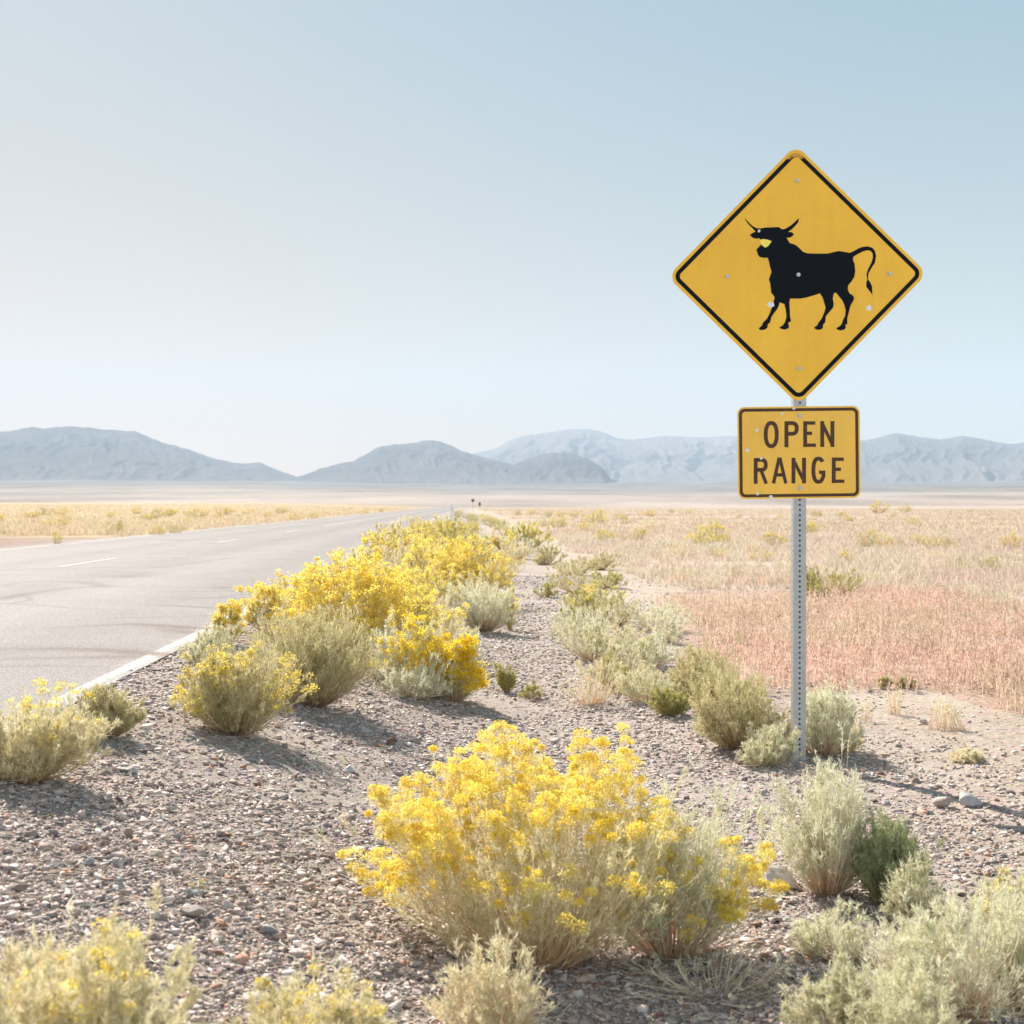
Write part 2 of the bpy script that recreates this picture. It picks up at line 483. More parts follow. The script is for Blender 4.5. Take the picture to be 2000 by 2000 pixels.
    W = np.concatenate(cells).reshape(-1, 3)
    col = np.tile(np.array([0.50, 0.485, 0.46]), (len(W), 1)); P = W[:, :2]
    nz = fbm(P[:, 0] * 14, P[:, 1] * 14, 51, 3)
    col = np.where((np.abs(lat(P[:, 0], P[:, 1]) - LINE_R) > 0.3)[:, None], col * 1.1, col)
    wn = fbm(P[:, 0] * 5, P[:, 1] * 2.2, 58, 4)
    k = (sstep(-0.05, 0.045, (lat(P[:, 0], P[:, 1]) - LINE_R) - 0.02 + (wn - 0.5) * 0.16) * 0.75 * (np.abs(lat(P[:, 0], P[:, 1]) - LINE_R) < 0.3))[:, None]
    col = col * (1 - k) + np.array([0.30, 0.262, 0.245]) * k
    band = [([(430, 1300), (362, 1286), (330, 1281), (290, 1277)], 0.07, 1.3, dirt), ([(470, 1236), (430, 1228), (380, 1228), (350, 1227)], 0.08, 1.3, dirt),
            ([(400, 1185), (560, 1186)], 0.06, 0.8, dirt)]
    for pl, wd, st, cc in band:
        d, t = seg_dist(P, [rp(*q) for q in pl])
        k = np.clip(np.exp(-(d / wd) ** 2) * st * np.clip(0.75 + 1.1 * nz, 0, 1.5), 0, 1)
        col = col * (1 - k[:, None]) + np.array([0.24, 0.175, 0.14]) * k[:, None]
    tag(mk("road_markings", W, np.arange(len(W)).reshape(-1, 4), M_PAINT, col=col), kind="structure")
build_road()

# ------------------------------------------------------------------ mountains
def crest(az, pts):
    """pts in 1932 px picture columns/rows -> tangent of elevation at azimuth az"""
    xs = np.array([math.atan((p[0] * S - 1000) / F) for p in pts]); ys = np.array([(HZ - p[1] * S) / F for p in pts])
    return np.interp(az, xs, ys)

def mountain(name, pts, D, Fo, seed, span, colr, rough=1.0, base_px=930):
    az = np.radians(np.linspace(span[0], span[1], int((span[1] - span[0]) / 0.045)))
    t = np.concatenate([np.linspace(0, 1, 110), np.linspace(1.02, 1.45, 16)])
    T, A = np.meshgrid(t, az, indexing='ij')
    dist = D * (1 + 0.05 * (fbm(A * 20 + 3, A * 0, seed + 9, 3) - 0.5))
    r = Fo + (dist - Fo) * T
    tan = crest(A, pts)
    tan = tan + (fbm(A * 260 + 7, A * 0, seed, 4) - 0.5) * 0.0011 * rough
    H = CAM_H + tan * dist / np.cos(A) * 1.0
    x = r * np.sin(A); y = r * np.cos(A)
    b = gz(x, y) - 6
    warp = (fbm(x / 900, y / 900, seed + 2, 3) - 0.5)
    # spurs running down slope, gullies between them
    s1 = 1 - np.abs(2 * fbm(A * 34 + warp * 2.2, T * 1.3 + 4, seed + 3, 2) - 1)
    s2 = 1 - np.abs(2 * fbm(A * 110 + warp * 4, T * 3.2 + 4, seed + 4, 3) - 1)
    s3 = fbm(x / 170, y / 170, seed + 6, 4) - 0.5
    prof = sstep(0, 1, np.clip(T, 0, 1)) * 0.35 + np.clip(T, 0, 1) ** 1.5 * 0.65
    env = np.clip(T, 0, 1) * (1 - np.clip(T, 0, 1)) * 4
    rel = prof + env * rough * (0.24 * (s1 - 0.72) + 0.15 * (s2 - 0.7) + 0.10 * s3)
    back = np.where(T > 1, 1 - (T - 1) * 1.1, 1)
    z = b + np.clip((H - b), 2, None) * np.clip(rel, -0.02, 1.2) * back
    z = np.minimum(z, np.where(T < 1, CAM_H + (tan + 0.0) * r / np.cos(A) * np.clip(0.45 + 0.55 * T ** 0.6, 0, 0.995), 1e9))
    z = np.maximum(z, b)
    nt_, na = T.shape
    V = np.stack([x, y, z], -1).reshape(-1, 3)
    i = np.arange(nt_ - 1)[:, None] * na; j = np.arange(na - 1)[None]
    Q = np.stack([i + j, i + na + j, i + na + j + 1, i + j + 1], -1).reshape(-1, 4)[:, ::-1]
    nn = fbm(V[:, 0] / 420, V[:, 1] / 420, seed + 12, 5)
    col = np.array(colr)[None] * (0.62 + 0.76 * nn)[:, None]
    lo = np.array([0.165, 0.15, 0.14])
    k = sstep(0.62, 0.05, T.ravel() + (nn - 0.5) * 0.5)
    col = col * (1 - k[:, None]) + lo * k[:, None]
    o = mk(name, V, Q, M_MOUNT, col=col, smooth=True)
    tag(o, kind="structure")

def mount_mat():
    m, nt, b, out = newmat("mountain_rock")
    at = N(nt, "ShaderNodeVertexColor"); at.layer_name = "tint"
    n1 = noise(nt, 0.012, 8, 0.7)
    c = mixc(nt, at.outputs[0], ramp(nt, n1.outputs[0], [(0.35, (0.8, 0.8, 0.8)), (0.65, (1.12, 1.12, 1.12))]).outputs[0], 1.0)
    nt.links.new(c, b.inputs['Base Color']); b.inputs['Roughness'].default_value = 1.0; b.inputs['Specular IOR Level'].default_value = 0.0
    bp = N(nt, "ShaderNodeBump"); bp.inputs['Strength'].default_value = 0.5; bp.inputs['Distance'].default_value = 22
    nt.links.new(n1.outputs[0], bp.inputs['Height']); nt.links.new(bp.outputs[0], b.inputs['Normal'])
    return m
M_MOUNT = mount_mat()
LEFT = [(-900, 860), (-500, 838), (-250, 842), (-80, 838), (0, 829), (35, 825), (62, 819), (88, 822), (110, 818), (150, 817), (175, 818), (190, 821), (255, 822), (275, 829), (300, 839),
        (330, 846), (355, 853), (380, 861), (410, 870), (440, 875), (465, 877), (490, 874), (505, 880), (530, 891), (548, 896), (565, 903), (600, 916), (660, 930), (760, 945)]
MID = [(470, 945), (520, 925), (556, 903), (575, 897), (600, 887), (640, 876), (665, 872), (690, 858), (712, 845), (730, 841), (760, 838), (790, 834), (815, 830), (832, 833),
       (850, 841), (870, 850), (893, 857), (920, 864), (950, 872), (1000, 884), (1080, 896), (1180, 915), (1280, 930), (1400, 945)]
BACK = [(780, 900), (860, 870), (893, 856), (915, 851), (935, 847), (952, 836), (975, 826), (1000, 820), (1030, 816), (1055, 812), (1085, 809), (1120, 812), (1140, 817), (1165, 827), (1190, 830),
        (1215, 828), (1245, 824), (1285, 825), (1330, 828), (1380, 826), (1450, 832), (1540, 842), (1600, 850), (1700, 870), (1850, 900), (2000, 930)]
RIGHT = [(1350, 930), (1450, 890), (1540, 858), (1590, 846), (1625, 838), (1650, 835), (1672, 829), (1692, 826), (1712, 829), (1740, 835), (1775, 838), (1815, 834), (1840, 837), (1880, 846),
         (1912, 850), (1940, 846), (2000, 842), (2200, 832), (2500, 846), (2900, 870)]
FRONT = [(900, 945), (930, 915), (965, 880), (990, 867), (1015, 860), (1045, 854), (1080, 856), (1110, 866), (1135, 881), (1150, 900), (1190, 925), (1230, 945)]
mountain("mountains", LEFT, 8800, 6300, 100, (-40, -1.5), (0.12, 0.115, 0.11))
mountain("mountains", MID, 8000, 6000, 200, (-12, 9), (0.12, 0.115, 0.11))
mountain("mountains", BACK, 12500, 8200, 300, (-5, 22), (0.17, 0.145, 0.13))
mountain("mountains", RIGHT, 10000, 7000, 400, (7, 40), (0.12, 0.115, 0.11))
mountain("hills", FRONT, 7300, 6100, 500, (-3.2, 6), (0.10, 0.10, 0.10), 1.1)

# ------------------------------------------------------------------ haze
def haze():
    m = bpy.data.materials.new("haze_air"); m.use_nodes = True
    nt = m.node_tree; nt.nodes.remove(nt.nodes["Principled BSDF"])
    v = N(nt, "ShaderNodeVolumePrincipled")
    v.inputs['Color'].default_value = (0.63, 0.79, 0.97, 1)
    v.inputs['Density'].default_value = 7.6e-5
    v.inputs['Anisotropy'].default_value = 0.0
    nt.links.new(v.outputs[0], nt.nodes["Material Output"].inputs['Volume'])
    bm = bmesh.new(); bmesh.ops.create_cube(bm, size=1)
    o = bm_obj("haze", bm, m)
    o.scale = (30400, 30400, 1700); o.location = (0, 0, 850 - 360)
    tag(o, kind="stuff")
haze()

# ------------------------------------------------------------------ gravel (countless small stones)
PHI = (1 + 5 ** 0.5) / 2
ICO = np.array([(-1, PHI, 0), (1, PHI, 0), (-1, -PHI, 0), (1, -PHI, 0), (0, -1, PHI), (0, 1, PHI), (0, -1, -PHI), (0, 1, -PHI),
                (PHI, 0, -1), (PHI, 0, 1), (-PHI, 0, -1), (-PHI, 0, 1)]) / 1.9
ICF = np.array([(0, 11, 5), (0, 5, 1), (0, 1, 7), (0, 7, 10), (0, 10, 11), (1, 5, 9), (5, 11, 4), (11, 10, 2), (10, 7, 6), (7, 1, 8),
                (3, 9, 4), (3, 4, 2), (3, 2, 6), (3, 6, 8), (3, 8, 9), (4, 9, 5), (2, 4, 11), (6, 2, 10), (8, 6, 7), (9, 8, 1)])
CUB = np.array([(x, y, z) for x in (-1, 1) for y in (-1, 1) for z in (-1, 1)]) * 0.62
CUF = np.array([(0, 1, 3), (0, 3, 2), (4, 6, 7), (4, 7, 5), (0, 4, 5), (0, 5, 1), (2, 3, 7), (2, 7, 6), (0, 2, 6), (0, 6, 4), (1, 5, 7), (1, 7, 3)])
STONE_COLS = np.array([(0.44, 0.38, 0.35), (0.52, 0.47, 0.43), (0.36, 0.31, 0.29), (0.46, 0.37, 0.32), (0.40, 0.24, 0.17), (0.37, 0.36, 0.36),
                       (0.62, 0.58, 0.54), (0.20, 0.17, 0.165), (0.49, 0.42, 0.37)])
STONE_P = np.array([.20, .17, .14, .13, .05, .07, .07, .06, .11])

def rot_z(a):
    c, s = np.cos(a), np.sin(a); z = np.zeros_like(c); o = np.ones_like(c)
    return np.stack([np.stack([c, -s, z], -1), np.stack([s, c, z], -1), np.stack([z, z, o], -1)], -2)

def rot_x(a):
    c, s = np.cos(a), np.sin(a); z = np.zeros_like(c); o = np.ones_like(c)
    return np.stack([np.stack([o, z, z], -1), np.stack([z, c, -s], -1), np.stack([z, s, c], -1)], -2)

def stones(rng, x, y, size, flat=(0.22, 0.62)):
    n = len(x)
    base = CUB[None] * (1 + rng.normal(0, 0.22, (60, 8, 1))) + rng.normal(0, 0.17, (60, 8, 3))
    b = base[rng.integers(0, 60, n)] * np.stack([rng.uniform(0.8, 1.35, n), rng.uniform(0.6, 1.0, n), rng.uniform(*flat, n)], -1)[:, None, :]
    R = rot_z(rng.uniform(0, 6.28, n)) @ rot_x(rng.normal(0, 0.5, n))
    V = np.einsum('nij,nkj->nki', R, b) * (size / 2)[:, None, None]
    z = gz(x, y) + size * 0.10
    V += np.stack([x, y, z], -1)[:, None, :]
    Fc = (CUF[None] + (np.arange(n) * 8)[:, None, None]).reshape(-1, 3)
    c = STONE_COLS[rng.choice(len(STONE_COLS), n, p=STONE_P / STONE_P.sum())] * np.array([1.20, 1.13, 1.11]) * rng.uniform(0.6, 1.22, n)[:, None]
    c = np.minimum(c, 0.8)
    return V.reshape(-1, 3), Fc, np.repeat(c, 8, axis=0)

def scatter(rng, n, d0, d1, ang=25, power=1.0):
    """points in a fan in front of the camera, denser near"""
    u = rng.random(n); r = d0 * (d1 / d0) ** u if power == 1.0 else (d0 ** (2 - power) + u * (d1 ** (2 - power) - d0 ** (2 - power))) ** (1 / (2 - power))
    a = np.radians(rng.uniform(-ang, ang, n))
    return r * np.sin(a), r * np.cos(a)

def build_gravel():
    rng = np.random.default_rng(5)
    x, y = scatter(rng, 330000, 2.4, 26, 25)
    L = lat(x, y)
    w = fbm(x * 0.6, y * 0.6, 61, 3)
    keep = (L > E_R - 0.16 * rng.random(len(x)) ** 3.5 * (0.3 + 1.4 * w))
    dens = np.clip(1 - sstep(1.35, 2.6, L + (w - 0.5) * 1.6) * 0.82, 0, 1) * np.clip(2.6 * (fbm(x * 1.1, y * 1.1, 62, 4) - 0.14), 0.12, 1)
    keep &= rng.random(len(x)) < dens
    x, y = x[keep], y[keep]; r = np.hypot(x, y)
    s = np.exp(rng.normal(math.log(0.0095), 0.55, len(x))) * (0.8 + 0.05 * r)
    big = rng.random(len(x)) < 0.02; s = np.where(big, s * rng.uniform(1.6, 3.4, len(x)), s)
    s = np.clip(s, 0.004, 0.045)
    V, Fc, c = stones(rng, x, y, s)
    tag(mk("gravel", V, Fc, M_STONE, col=c), kind="stuff")
build_gravel()

def pale(rng):
    return rng
def named_rock(px, py, w, h, colr, label, seed, dep=0.8, yaw=0.0, tilt=0.0, peak=0.0):
    """one rock, w x h pixels (1932 px picture) at its base pixel"""
    x, y, z = ray(px * S, py * S)
    k = y / (F / S)
    W, Hh = w * k, h * k
    rng = np.random.default_rng(seed)
    bm = bmesh.new()
    bmesh.ops.create_icosphere(bm, subdivisions=3, radius=0.5)
    # cut facets: planes slice the blob so that it breaks like slate
    planes = [(Vector(rng.normal(0, 1, 3)).normalized(), rng.uniform(0.17, 0.36)) for _ in range(11)] + [(Vector((0, 0, 1)), 0.33), (Vector((0, 0, -1)), 0.34)]
    for v in bm.verts:
        p = v.co.copy()
        for nrm, d in planes:
            e = p.dot(nrm) - d
            if e > 0: p -= nrm * e
        p += Vector(rng.normal(0, 0.006, 3))
        if peak: p.z += peak * max(0, 0.4 - abs(p.x)) * (1 if p.z > 0 else 0)
        v.co = p
    sx = max(v.co.x for v in bm.verts) - min(v.co.x for v in bm.verts)
    sz = max(v.co.z for v in bm.verts) - min(v.co.z for v in bm.verts)
    M = Matrix.Rotation(tilt, 4, 'Y') @ Matrix.Rotation(yaw, 4, 'Z') @ Matrix.Diagonal((W / sx, W * dep / sx, Hh / sz, 1))
    bmesh.ops.transform(bm, matrix=M, verts=bm.verts)
    zmin = min(v.co.z for v in bm.verts)
    me_z = -zmin - 0.12 * Hh
    for v in bm.verts: v.co.z += me_z
    o = bm_obj("rock", bm, M_STONE)
    a = o.data.color_attributes.new("tint", 'FLOAT_COLOR', 'POINT')
    a.data.foreach_set("color", np.tile(np.array([*colr, 1], dtype=np.float32), len(o.data.vertices)))
    o.location = (x, y, z)
    tag(o, label, "rock")

ROCKS = [
    (360, 1694, 50, 18, (0.42, 0.40, 0.36), "flat rectangular grey stone below a tiny sprout on the left gravel", 0.7, 0.05, 0.0, 0),
    (362, 1728, 48, 20, (0.40, 0.35, 0.30), "brown tilted slab just below the flat rectangular grey stone", 0.8, 0.2, -0.25, 0),
    (430, 1716, 26, 20, (0.66, 0.61, 0.56), "pale cream chip right of the brown tilted slab", 0.9, 0.7, 0.35, 0),
    (217, 1612, 34, 14, (0.42, 0.34, 0.27), "flat tan brick-like stone in the middle of the left gravel", 0.6, 0.0, 0.0, 0),
    (222, 1634, 28, 13, (0.62, 0.57, 0.52), "pale flat stone right below the tan brick-like stone", 0.8, 0.3, 0.2, 0),
    (168, 1634, 18, 17, (0.42, 0.41, 0.40), "small blue-grey pointed stone left of the two flat stones", 0.8, 0.4, 0.3, 0.3),
    (57, 1580, 26, 14, (0.40, 0.30, 0.24), "reddish brown leaning shard at the left picture edge", 0.6, 0.2, -0.35, 0),
    (241, 1578, 20, 19, (0.46, 0.37, 0.28), "tan triangular stone standing upright on the left gravel", 0.6, 0.2, -0.4, 0.5),
    (98, 1575, 22, 12, (0.40, 0.36, 0.36), "mauve grey stone right of the reddish brown shard", 0.8, 0.2, 0.1, 0),
    (254, 1525, 24, 10, (0.46, 0.40, 0.33), "small tan flat stone below the shadow of the left shrub", 0.7, 0.1, 0.1, 0),
    (198, 1528, 24, 11, (0.44, 0.36, 0.29), "brownish stone left of a small tan flat stone, in upper left gravel", 0.7, 0.1, -0.2, 0),
    (320, 1531, 18, 12, (0.55, 0.50, 0.47), "small pale rounded pebble on the upper left gravel", 0.9, 0.1, 0, 0),
    (225, 1676, 22, 18, (0.40, 0.42, 0.43), "bluish grey stone above the blurred yellow flowers at lower left", 0.9, 0.1, 0.3, 0.2),
    (31, 1681, 40, 14, (0.33, 0.25, 0.21), "long dark brown stone at the left edge of the gravel", 0.5, 0.3, 0.2, 0),
    (98, 1650, 22, 10, (0.46, 0.34, 0.24), "small orange-brown stone near the left edge of the gravel", 0.8, 0.3, 0.1, 0),
    (407, 1666, 20, 10, (0.28, 0.24, 0.25), "small dark flat stone above right of the grey rectangular stone", 0.8, 0.3, 0.1, 0),
    (458, 1683, 18, 15, (0.36, 0.28, 0.24), "dark brown chunk on the gravel right of the small dark flat stone", 0.8, 0.3, 0.1, 0.2),
    (1466, 1672, 78, 50, (0.66, 0.62, 0.58), "big whitish rock between the flowering shrub and the tan shrub", 0.8, -0.4, 0.35, 0.1),
    (1826, 1521, 44, 24, (0.52, 0.49, 0.47), "smooth grey boulder on the sandy ground at right", 0.7, -0.2, 0.25, 0),
    (1782, 1524, 36, 26, (0.55, 0.49, 0.44), "rough tan rock directly left of the smooth grey boulder", 0.8, 0.3, 0, 0.5),
    (1396, 1442, 20, 24, (0.58, 0.51, 0.45), "upright pale stone at the foot of the sagebrush left of the signpost", 0.7, 0.3, -0.35, 0.5),
    (1440, 1500, 22, 10, (0.45, 0.42, 0.42), "small grey stone on the gravel left of the signpost foot", 0.8, 0.3, 0, 0),
    (1742, 1367, 18, 12, (0.45, 0.40, 0.36), "small grey rock behind the first dry straw tuft", 0.8, 0.3, 0, 0.4),
    (735, 1405, 26, 15, (0.24, 0.15, 0.11), "dark red-brown rock in the shadow right of the large olive shrub", 0.8, 0.3, 0, 0.2),
    (783, 1402, 18, 11, (0.42, 0.32, 0.27), "small reddish stone right of the dark red-brown rock", 0.8, 0.3, 0, 0.3),
    (660, 1455, 28, 13, (0.66, 0.62, 0.58), "white flat stone below the shadow of the large olive shrub", 0.8, 0.5, 0.1, 0),
    (940, 1405, 24, 14, (0.50, 0.48, 0.47), "pale grey stone at the tip of the orange flowers' shadow", 0.8, 0.3, 0.1, 0),
    (690, 1385, 24, 12, (0.52, 0.49, 0.46), "grey stone between the large olive shrub and the dark red-brown rock", 0.8, 0.3, 0.1, 0),
    (240, 1460, 40, 14, (0.58, 0.53, 0.49), "low pale stone left of centre on the upper gravel", 0.8, 0.1, 0.1, 0),
    (270, 1345, 20, 7, (0.38, 0.32, 0.27), "thin dark flake beside the small shrub near the white line", 0.6, 0.1, 0.1, 0),
    (1652, 1515, 16, 8, (0.22, 0.19, 0.18), "dark pebble on the sand right of the signpost", 0.8, 0.3, 0.1, 0),
    (1730, 1478, 18, 12, (0.33, 0.30, 0.29), "dark grey pebble above left of the rough tan rock", 0.8, 0.3, 0.1, 0),
    (1885, 1930, 40, 30, (0.36, 0.36, 0.36), "dark grey rock in the lower right corner below the sagebrush", 0.8, 0.3, 0.1, 0.2),
    (505, 1762, 36, 18, (0.44, 0.43, 0.43), "bluish grey stone behind the blurred flowers at bottom centre left", 0.8, 0.3, 0.1, 0),
    (570, 1753, 22, 14, (0.42, 0.33, 0.28), "squarish brown stone right of the bluish grey stone", 0.8, 0.3, 0.1, 0),
]
for i, (a, b_, w_, h_, c_, lab, dep, yaw, tilt, pk) in enumerate(ROCKS):
    named_rock(a, b_, w_, h_, tuple(v * 0.82 for v in c_), lab, 900 + i, dep, yaw, tilt, pk)

# ------------------------------------------------------------------ plant builder
def unit(v):
    return v / np.maximum(np.linalg.norm(v, axis=-1, keepdims=True), 1e-9)

def ribbons(P, W, rng, C):
    """P (n,k,3) centre lines, W (n,k) widths, C (n,3) or (n,k,3) colours -> verts, quads, cols"""
    n, k, _ = P.shape
    ax = unit(P[:, -1] - P[:, 0])
    s = unit(np.cross(ax, rng.normal(0, 1, (n, 3))))
    V = np.stack([P - s[:, None] * W[..., None] / 2, P + s[:, None] * W[..., None] / 2], 2)   # n,k,2,3
    idx = np.arange(n * k * 2).reshape(n, k, 2)
    Q = np.stack([idx[:, :-1, 0], idx[:, :-1, 1], idx[:, 1:, 1], idx[:, 1:, 0]], -1).reshape(-1, 4)
    if C.ndim == 2: C = np.repeat(C[:, None], k, 1)
    Cc = np.repeat(C[:, :, None], 2, 2)
    return V.reshape(-1, 3), Q, Cc.reshape(-1, 3)

def leaves(P, D, Ln, Wd, rng, C):
    """lens shaped leaf: 4 vertices"""
    n = len(P)
    s = unit(np.cross(D, rng.normal(0, 1, (n, 3)))) * (Wd / 2)[:, None]
    m = P + D * (Ln * 0.5)[:, None]
    V = np.stack([P, m + s, P + D * Ln[:, None], m - s], 1).reshape(-1, 3)
    Q = np.arange(n * 4).reshape(n, 4)
    return V, Q, np.repeat(C, 4, axis=0)

def lerpc(a, b, t):
    return np.array(a)[None] * (1 - t[:, None]) + np.array(b)[None] * t[:, None]

FOL = {   # two ends of the foliage colour, stem colours low / high
    'cream': ((0.46, 0.43, 0.28), (0.62, 0.57, 0.40), (0.44, 0.33, 0.22), (0.58, 0.52, 0.36)),
    'sage':  ((0.35, 0.34, 0.19), (0.54, 0.51, 0.32), (0.34, 0.24, 0.16), (0.46, 0.42, 0.28)),
    'grey':  ((0.47, 0.47, 0.35), (0.63, 0.61, 0.48), (0.44, 0.33, 0.24), (0.56, 0.52, 0.40)),
    'pale':  ((0.41, 0.43, 0.30), (0.56, 0.56, 0.41), (0.42, 0.32, 0.22), (0.54, 0.52, 0.38)),
    'olive': ((0.28, 0.29, 0.11), (0.46, 0.44, 0.21), (0.34, 0.24, 0.14), (0.42, 0.38, 0.20)),
    'green': ((0.22, 0.27, 0.14), (0.40, 0.43, 0.27), (0.30, 0.19, 0.12), (0.32, 0.32, 0.20)),
    'straw': ((0.52, 0.44, 0.30), (0.68, 0.60, 0.44), (0.50, 0.36, 0.24), (0.64, 0.54, 0.40)),
    'gold':  ((0.38, 0.33, 0.13), (0.60, 0.50, 0.20), (0.40, 0.28, 0.15), (0.48, 0.40, 0.20)),
}
YEL = {'muted': ((0.70, 0.55, 0.14), (0.84, 0.70, 0.30)), 'yellow': ((0.95, 0.70, 0.07), (0.985, 0.87, 0.30)), 'orange': ((0.94, 0.66, 0.03), (0.97, 0.80, 0.10)),
       'lime': ((0.84, 0.66, 0.12), (0.92, 0.78, 0.26)), 'cream': ((0.90, 0.76, 0.32), (0.95, 0.84, 0.52))}

for _k, _v in list(FOL.items()):
    FOL[_k] = tuple(tuple(min(0.84, c * m) for c, m in zip(col, (1.46, 1.37, 1.33))) for col in _v)

def bush_parts(seed, H, R, stems=120, twigs=6, leafs=9, fol='sage', yel='yellow', flower=None, fsize=0.016, florets=40,
               wid=1.0, base=0.12, spread=0.95, hfl=0.7, lean=(0, 0), zp=None, lump=0.42, leafy=1.0, low=0.0, open_=0.25):
    """flower(n) -> probability for tips in unit-dome direction n (N,3). Returns {part: (V,Q,C)}"""
    rng = np.random.default_rng(seed)
    fc0, fc1, sc0, sc1 = FOL[fol]
    if zp is None: zp = rng.uniform(0.6, 1.0)
    if lean == (0, 0): lean = tuple(rng.uniform(-0.16, 0.16, 2))
    cz = rng.uniform(low, 1.0, stems) ** 0.85
    th = np.arccos(np.clip(cz, 0, 1)) * spread; ph = rng.uniform(0, 2 * np.pi, stems)
    n = np.stack([np.sin(th) * np.cos(ph), np.sin(th) * np.sin(ph), np.cos(th)], -1)
    # lobes give the crown an uneven outline
    lob = unit(np.stack([rng.normal(0, 1, 7), rng.normal(0, 1, 7), np.abs(rng.normal(0.3, 0.7, 7))], -1))
    la = rng.uniform(-1.0, 1.0, 7)
    lf = 1 + lump * (np.exp(-((1 - n @ lob.T) / 0.12)) @ la)
    rad = rng.uniform(0.45, 1.06, stems) ** 0.7 * lf
    rad = np.where(rng.random(stems) < 0.12, rad * rng.uniform(1.08, 1.3 if flower is None else 1.17, stems), rad)
    tip = np.stack([n[:, 0] * R * rad + lean[0] * H * n[:, 2], n[:, 1] * R * rad + lean[1] * H * n[:, 2], H * (0.16 + 0.84 * n[:, 2] ** zp) * rad], -1)
    tip[:, 2] = np.maximum(tip[:, 2], 0.03 * H)
    b = np.stack([np.cos(ph), np.sin(ph), ph * 0], -1) * (R * base * rng.random(stems) ** 0.5)[:, None]
    ctrl = b + (tip - b) * np.array([0.62, 0.62, 0.34]) + rng.normal(0, 0.05, (stems, 3)) * np.array([R, R, H * 0.6])
    ctrl[:, 2] = np.maximum(ctrl[:, 2], 0.02)
    t = np.linspace(0, 1, 6)
    B = lambda tt: (b[:, None] * ((1 - tt) ** 2)[..., None] + ctrl[:, None] * (2 * tt * (1 - tt))[..., None] + tip[:, None] * (tt ** 2)[..., None])
    SP = B(np.tile(t, (stems, 1)))
    sw = np.linspace(0.0042, 0.0014, 6)[None] * rng.uniform(0.6, 1.3, stems)[:, None] * wid
    u = rng.random(stems)
    cs = np.stack([lerpc(sc0, sc1, np.clip(tt * 0.9 + (u - 0.5) * 0.5, 0, 1)) for tt in t], 1)
    out = {}
    Vs, Qs, Cs = ribbons(SP, sw, rng, cs)
    # twigs
    m = stems * twigs
    si = np.repeat(np.arange(stems), twigs)
    head = np.tile(np.arange(twigs) < 4, stems)
    tt = np.where(head, rng.uniform(0.88, 1.0, m), rng.uniform(open_ + 0.1, 0.95, m))
    o = b[si] * ((1 - tt) ** 2)[:, None] + ctrl[si] * (2 * tt * (1 - tt))[:, None] + tip[si] * (tt ** 2)[:, None]
    tan = unit((ctrl[si] - b[si]) * (1 - tt)[:, None] + (tip[si] - ctrl[si]) * tt[:, None])
    d = unit(tan + rng.normal(0, 0.42, (m, 3)) + np.array([0, 0, 0.35]))
    ln = rng.uniform(0.10, 0.24, m) * (H * 0.6 + R * 0.4) * np.where(head, 0.62 if flower is None else 0.42, 1.0)
    d2 = unit(d + rng.normal(0, 0.22, (m, 3)) + np.array([0, 0, 0.25]))
    TP = np.stack([o, o + d * (ln * 0.5)[:, None], o + d * (ln * 0.5)[:, None] + d2 * (ln * 0.5)[:, None]], 1)
    TP[..., 2] = np.maximum(TP[..., 2], 0.006)
    ut = rng.random(m)
    ct = lerpc(fc0, fc1, ut)
    V2, Q2, C2 = ribbons(TP, np.array([0.0022, 0.0017, 0.0010])[None] * np.ones((m, 1)) * wid, rng, ct)
    out['stems'] = (Vs, Qs, Cs)
    # leaves along the twigs
    q = int(m * leafs * leafy * 1.35)
    if q:
        ng = vnoise(n[:, 0] * 2.6 + 7, n[:, 1] * 2.6 + n[:, 2] * 2 + 3, seed + 5)      # thin, half bare parts of the crown
        pw = np.repeat(np.clip((ng - 0.22) * 3, 0.10, 1), twigs)
        ti = rng.choice(m, q, p=pw / pw.sum()); f = rng.random(q) ** 0.8
        a = TP[ti, 0] * (1 - f)[:, None] + TP[ti, 2] * f[:, None]
        a = a + (TP[ti, 1] - 0.5 * (TP[ti, 0] + TP[ti, 2])) * (4 * f * (1 - f))[:, None] * 0.5
        dd = unit(d2[ti] + rng.normal(0, 0.55, (q, 3)))
        L_ = rng.uniform(0.009, 0.024, q) * (0.6 + 0.4 * wid)
        cl = lerpc(fc0, fc1, np.clip(ut[ti] * 0.6 + rng.random(q) * 0.4, 0, 1)) * rng.uniform(0.85, 1.15, q)[:, None]
        V3, Q3, C3 = leaves(a, dd, L_, rng.uniform(0.0014, 0.0027, q) * wid, rng, cl)
        V2 = np.vstack([V2, V3]); Q2 = np.vstack([Q2, Q3 + len(C2)]); C2 = np.vstack([C2, C3])
    out['foliage'] = (V2, Q2, C2)
    if flower is not None:
        tips = TP[:, 2]
        nn = unit(np.stack([(tips[:, 0] - lean[0] * tips[:, 2]) / R, (tips[:, 1] - lean[1] * tips[:, 2]) / R, tips[:, 2] / H], -1))
        rr = np.sqrt(((tips[:, 0]) / R) ** 2 + ((tips[:, 1]) / R) ** 2 + (tips[:, 2] / H) ** 2)
        p = flower(nn) * sstep(0.62, 0.9, rr) * (rr < 1.36)
        patch = vnoise(nn[:, 0] * 3.1 + 9, nn[:, 1] * 3.1 + nn[:, 2] * 2.3 + 5, seed)
        p = np.where(p < 0.97, p * np.clip(0.3 + 1.6 * patch, 0, 1.3), p)
        sel = np.where((rng.random(m) < p * np.where(head, hfl, 0.2)))[0]
        k = len(sel)
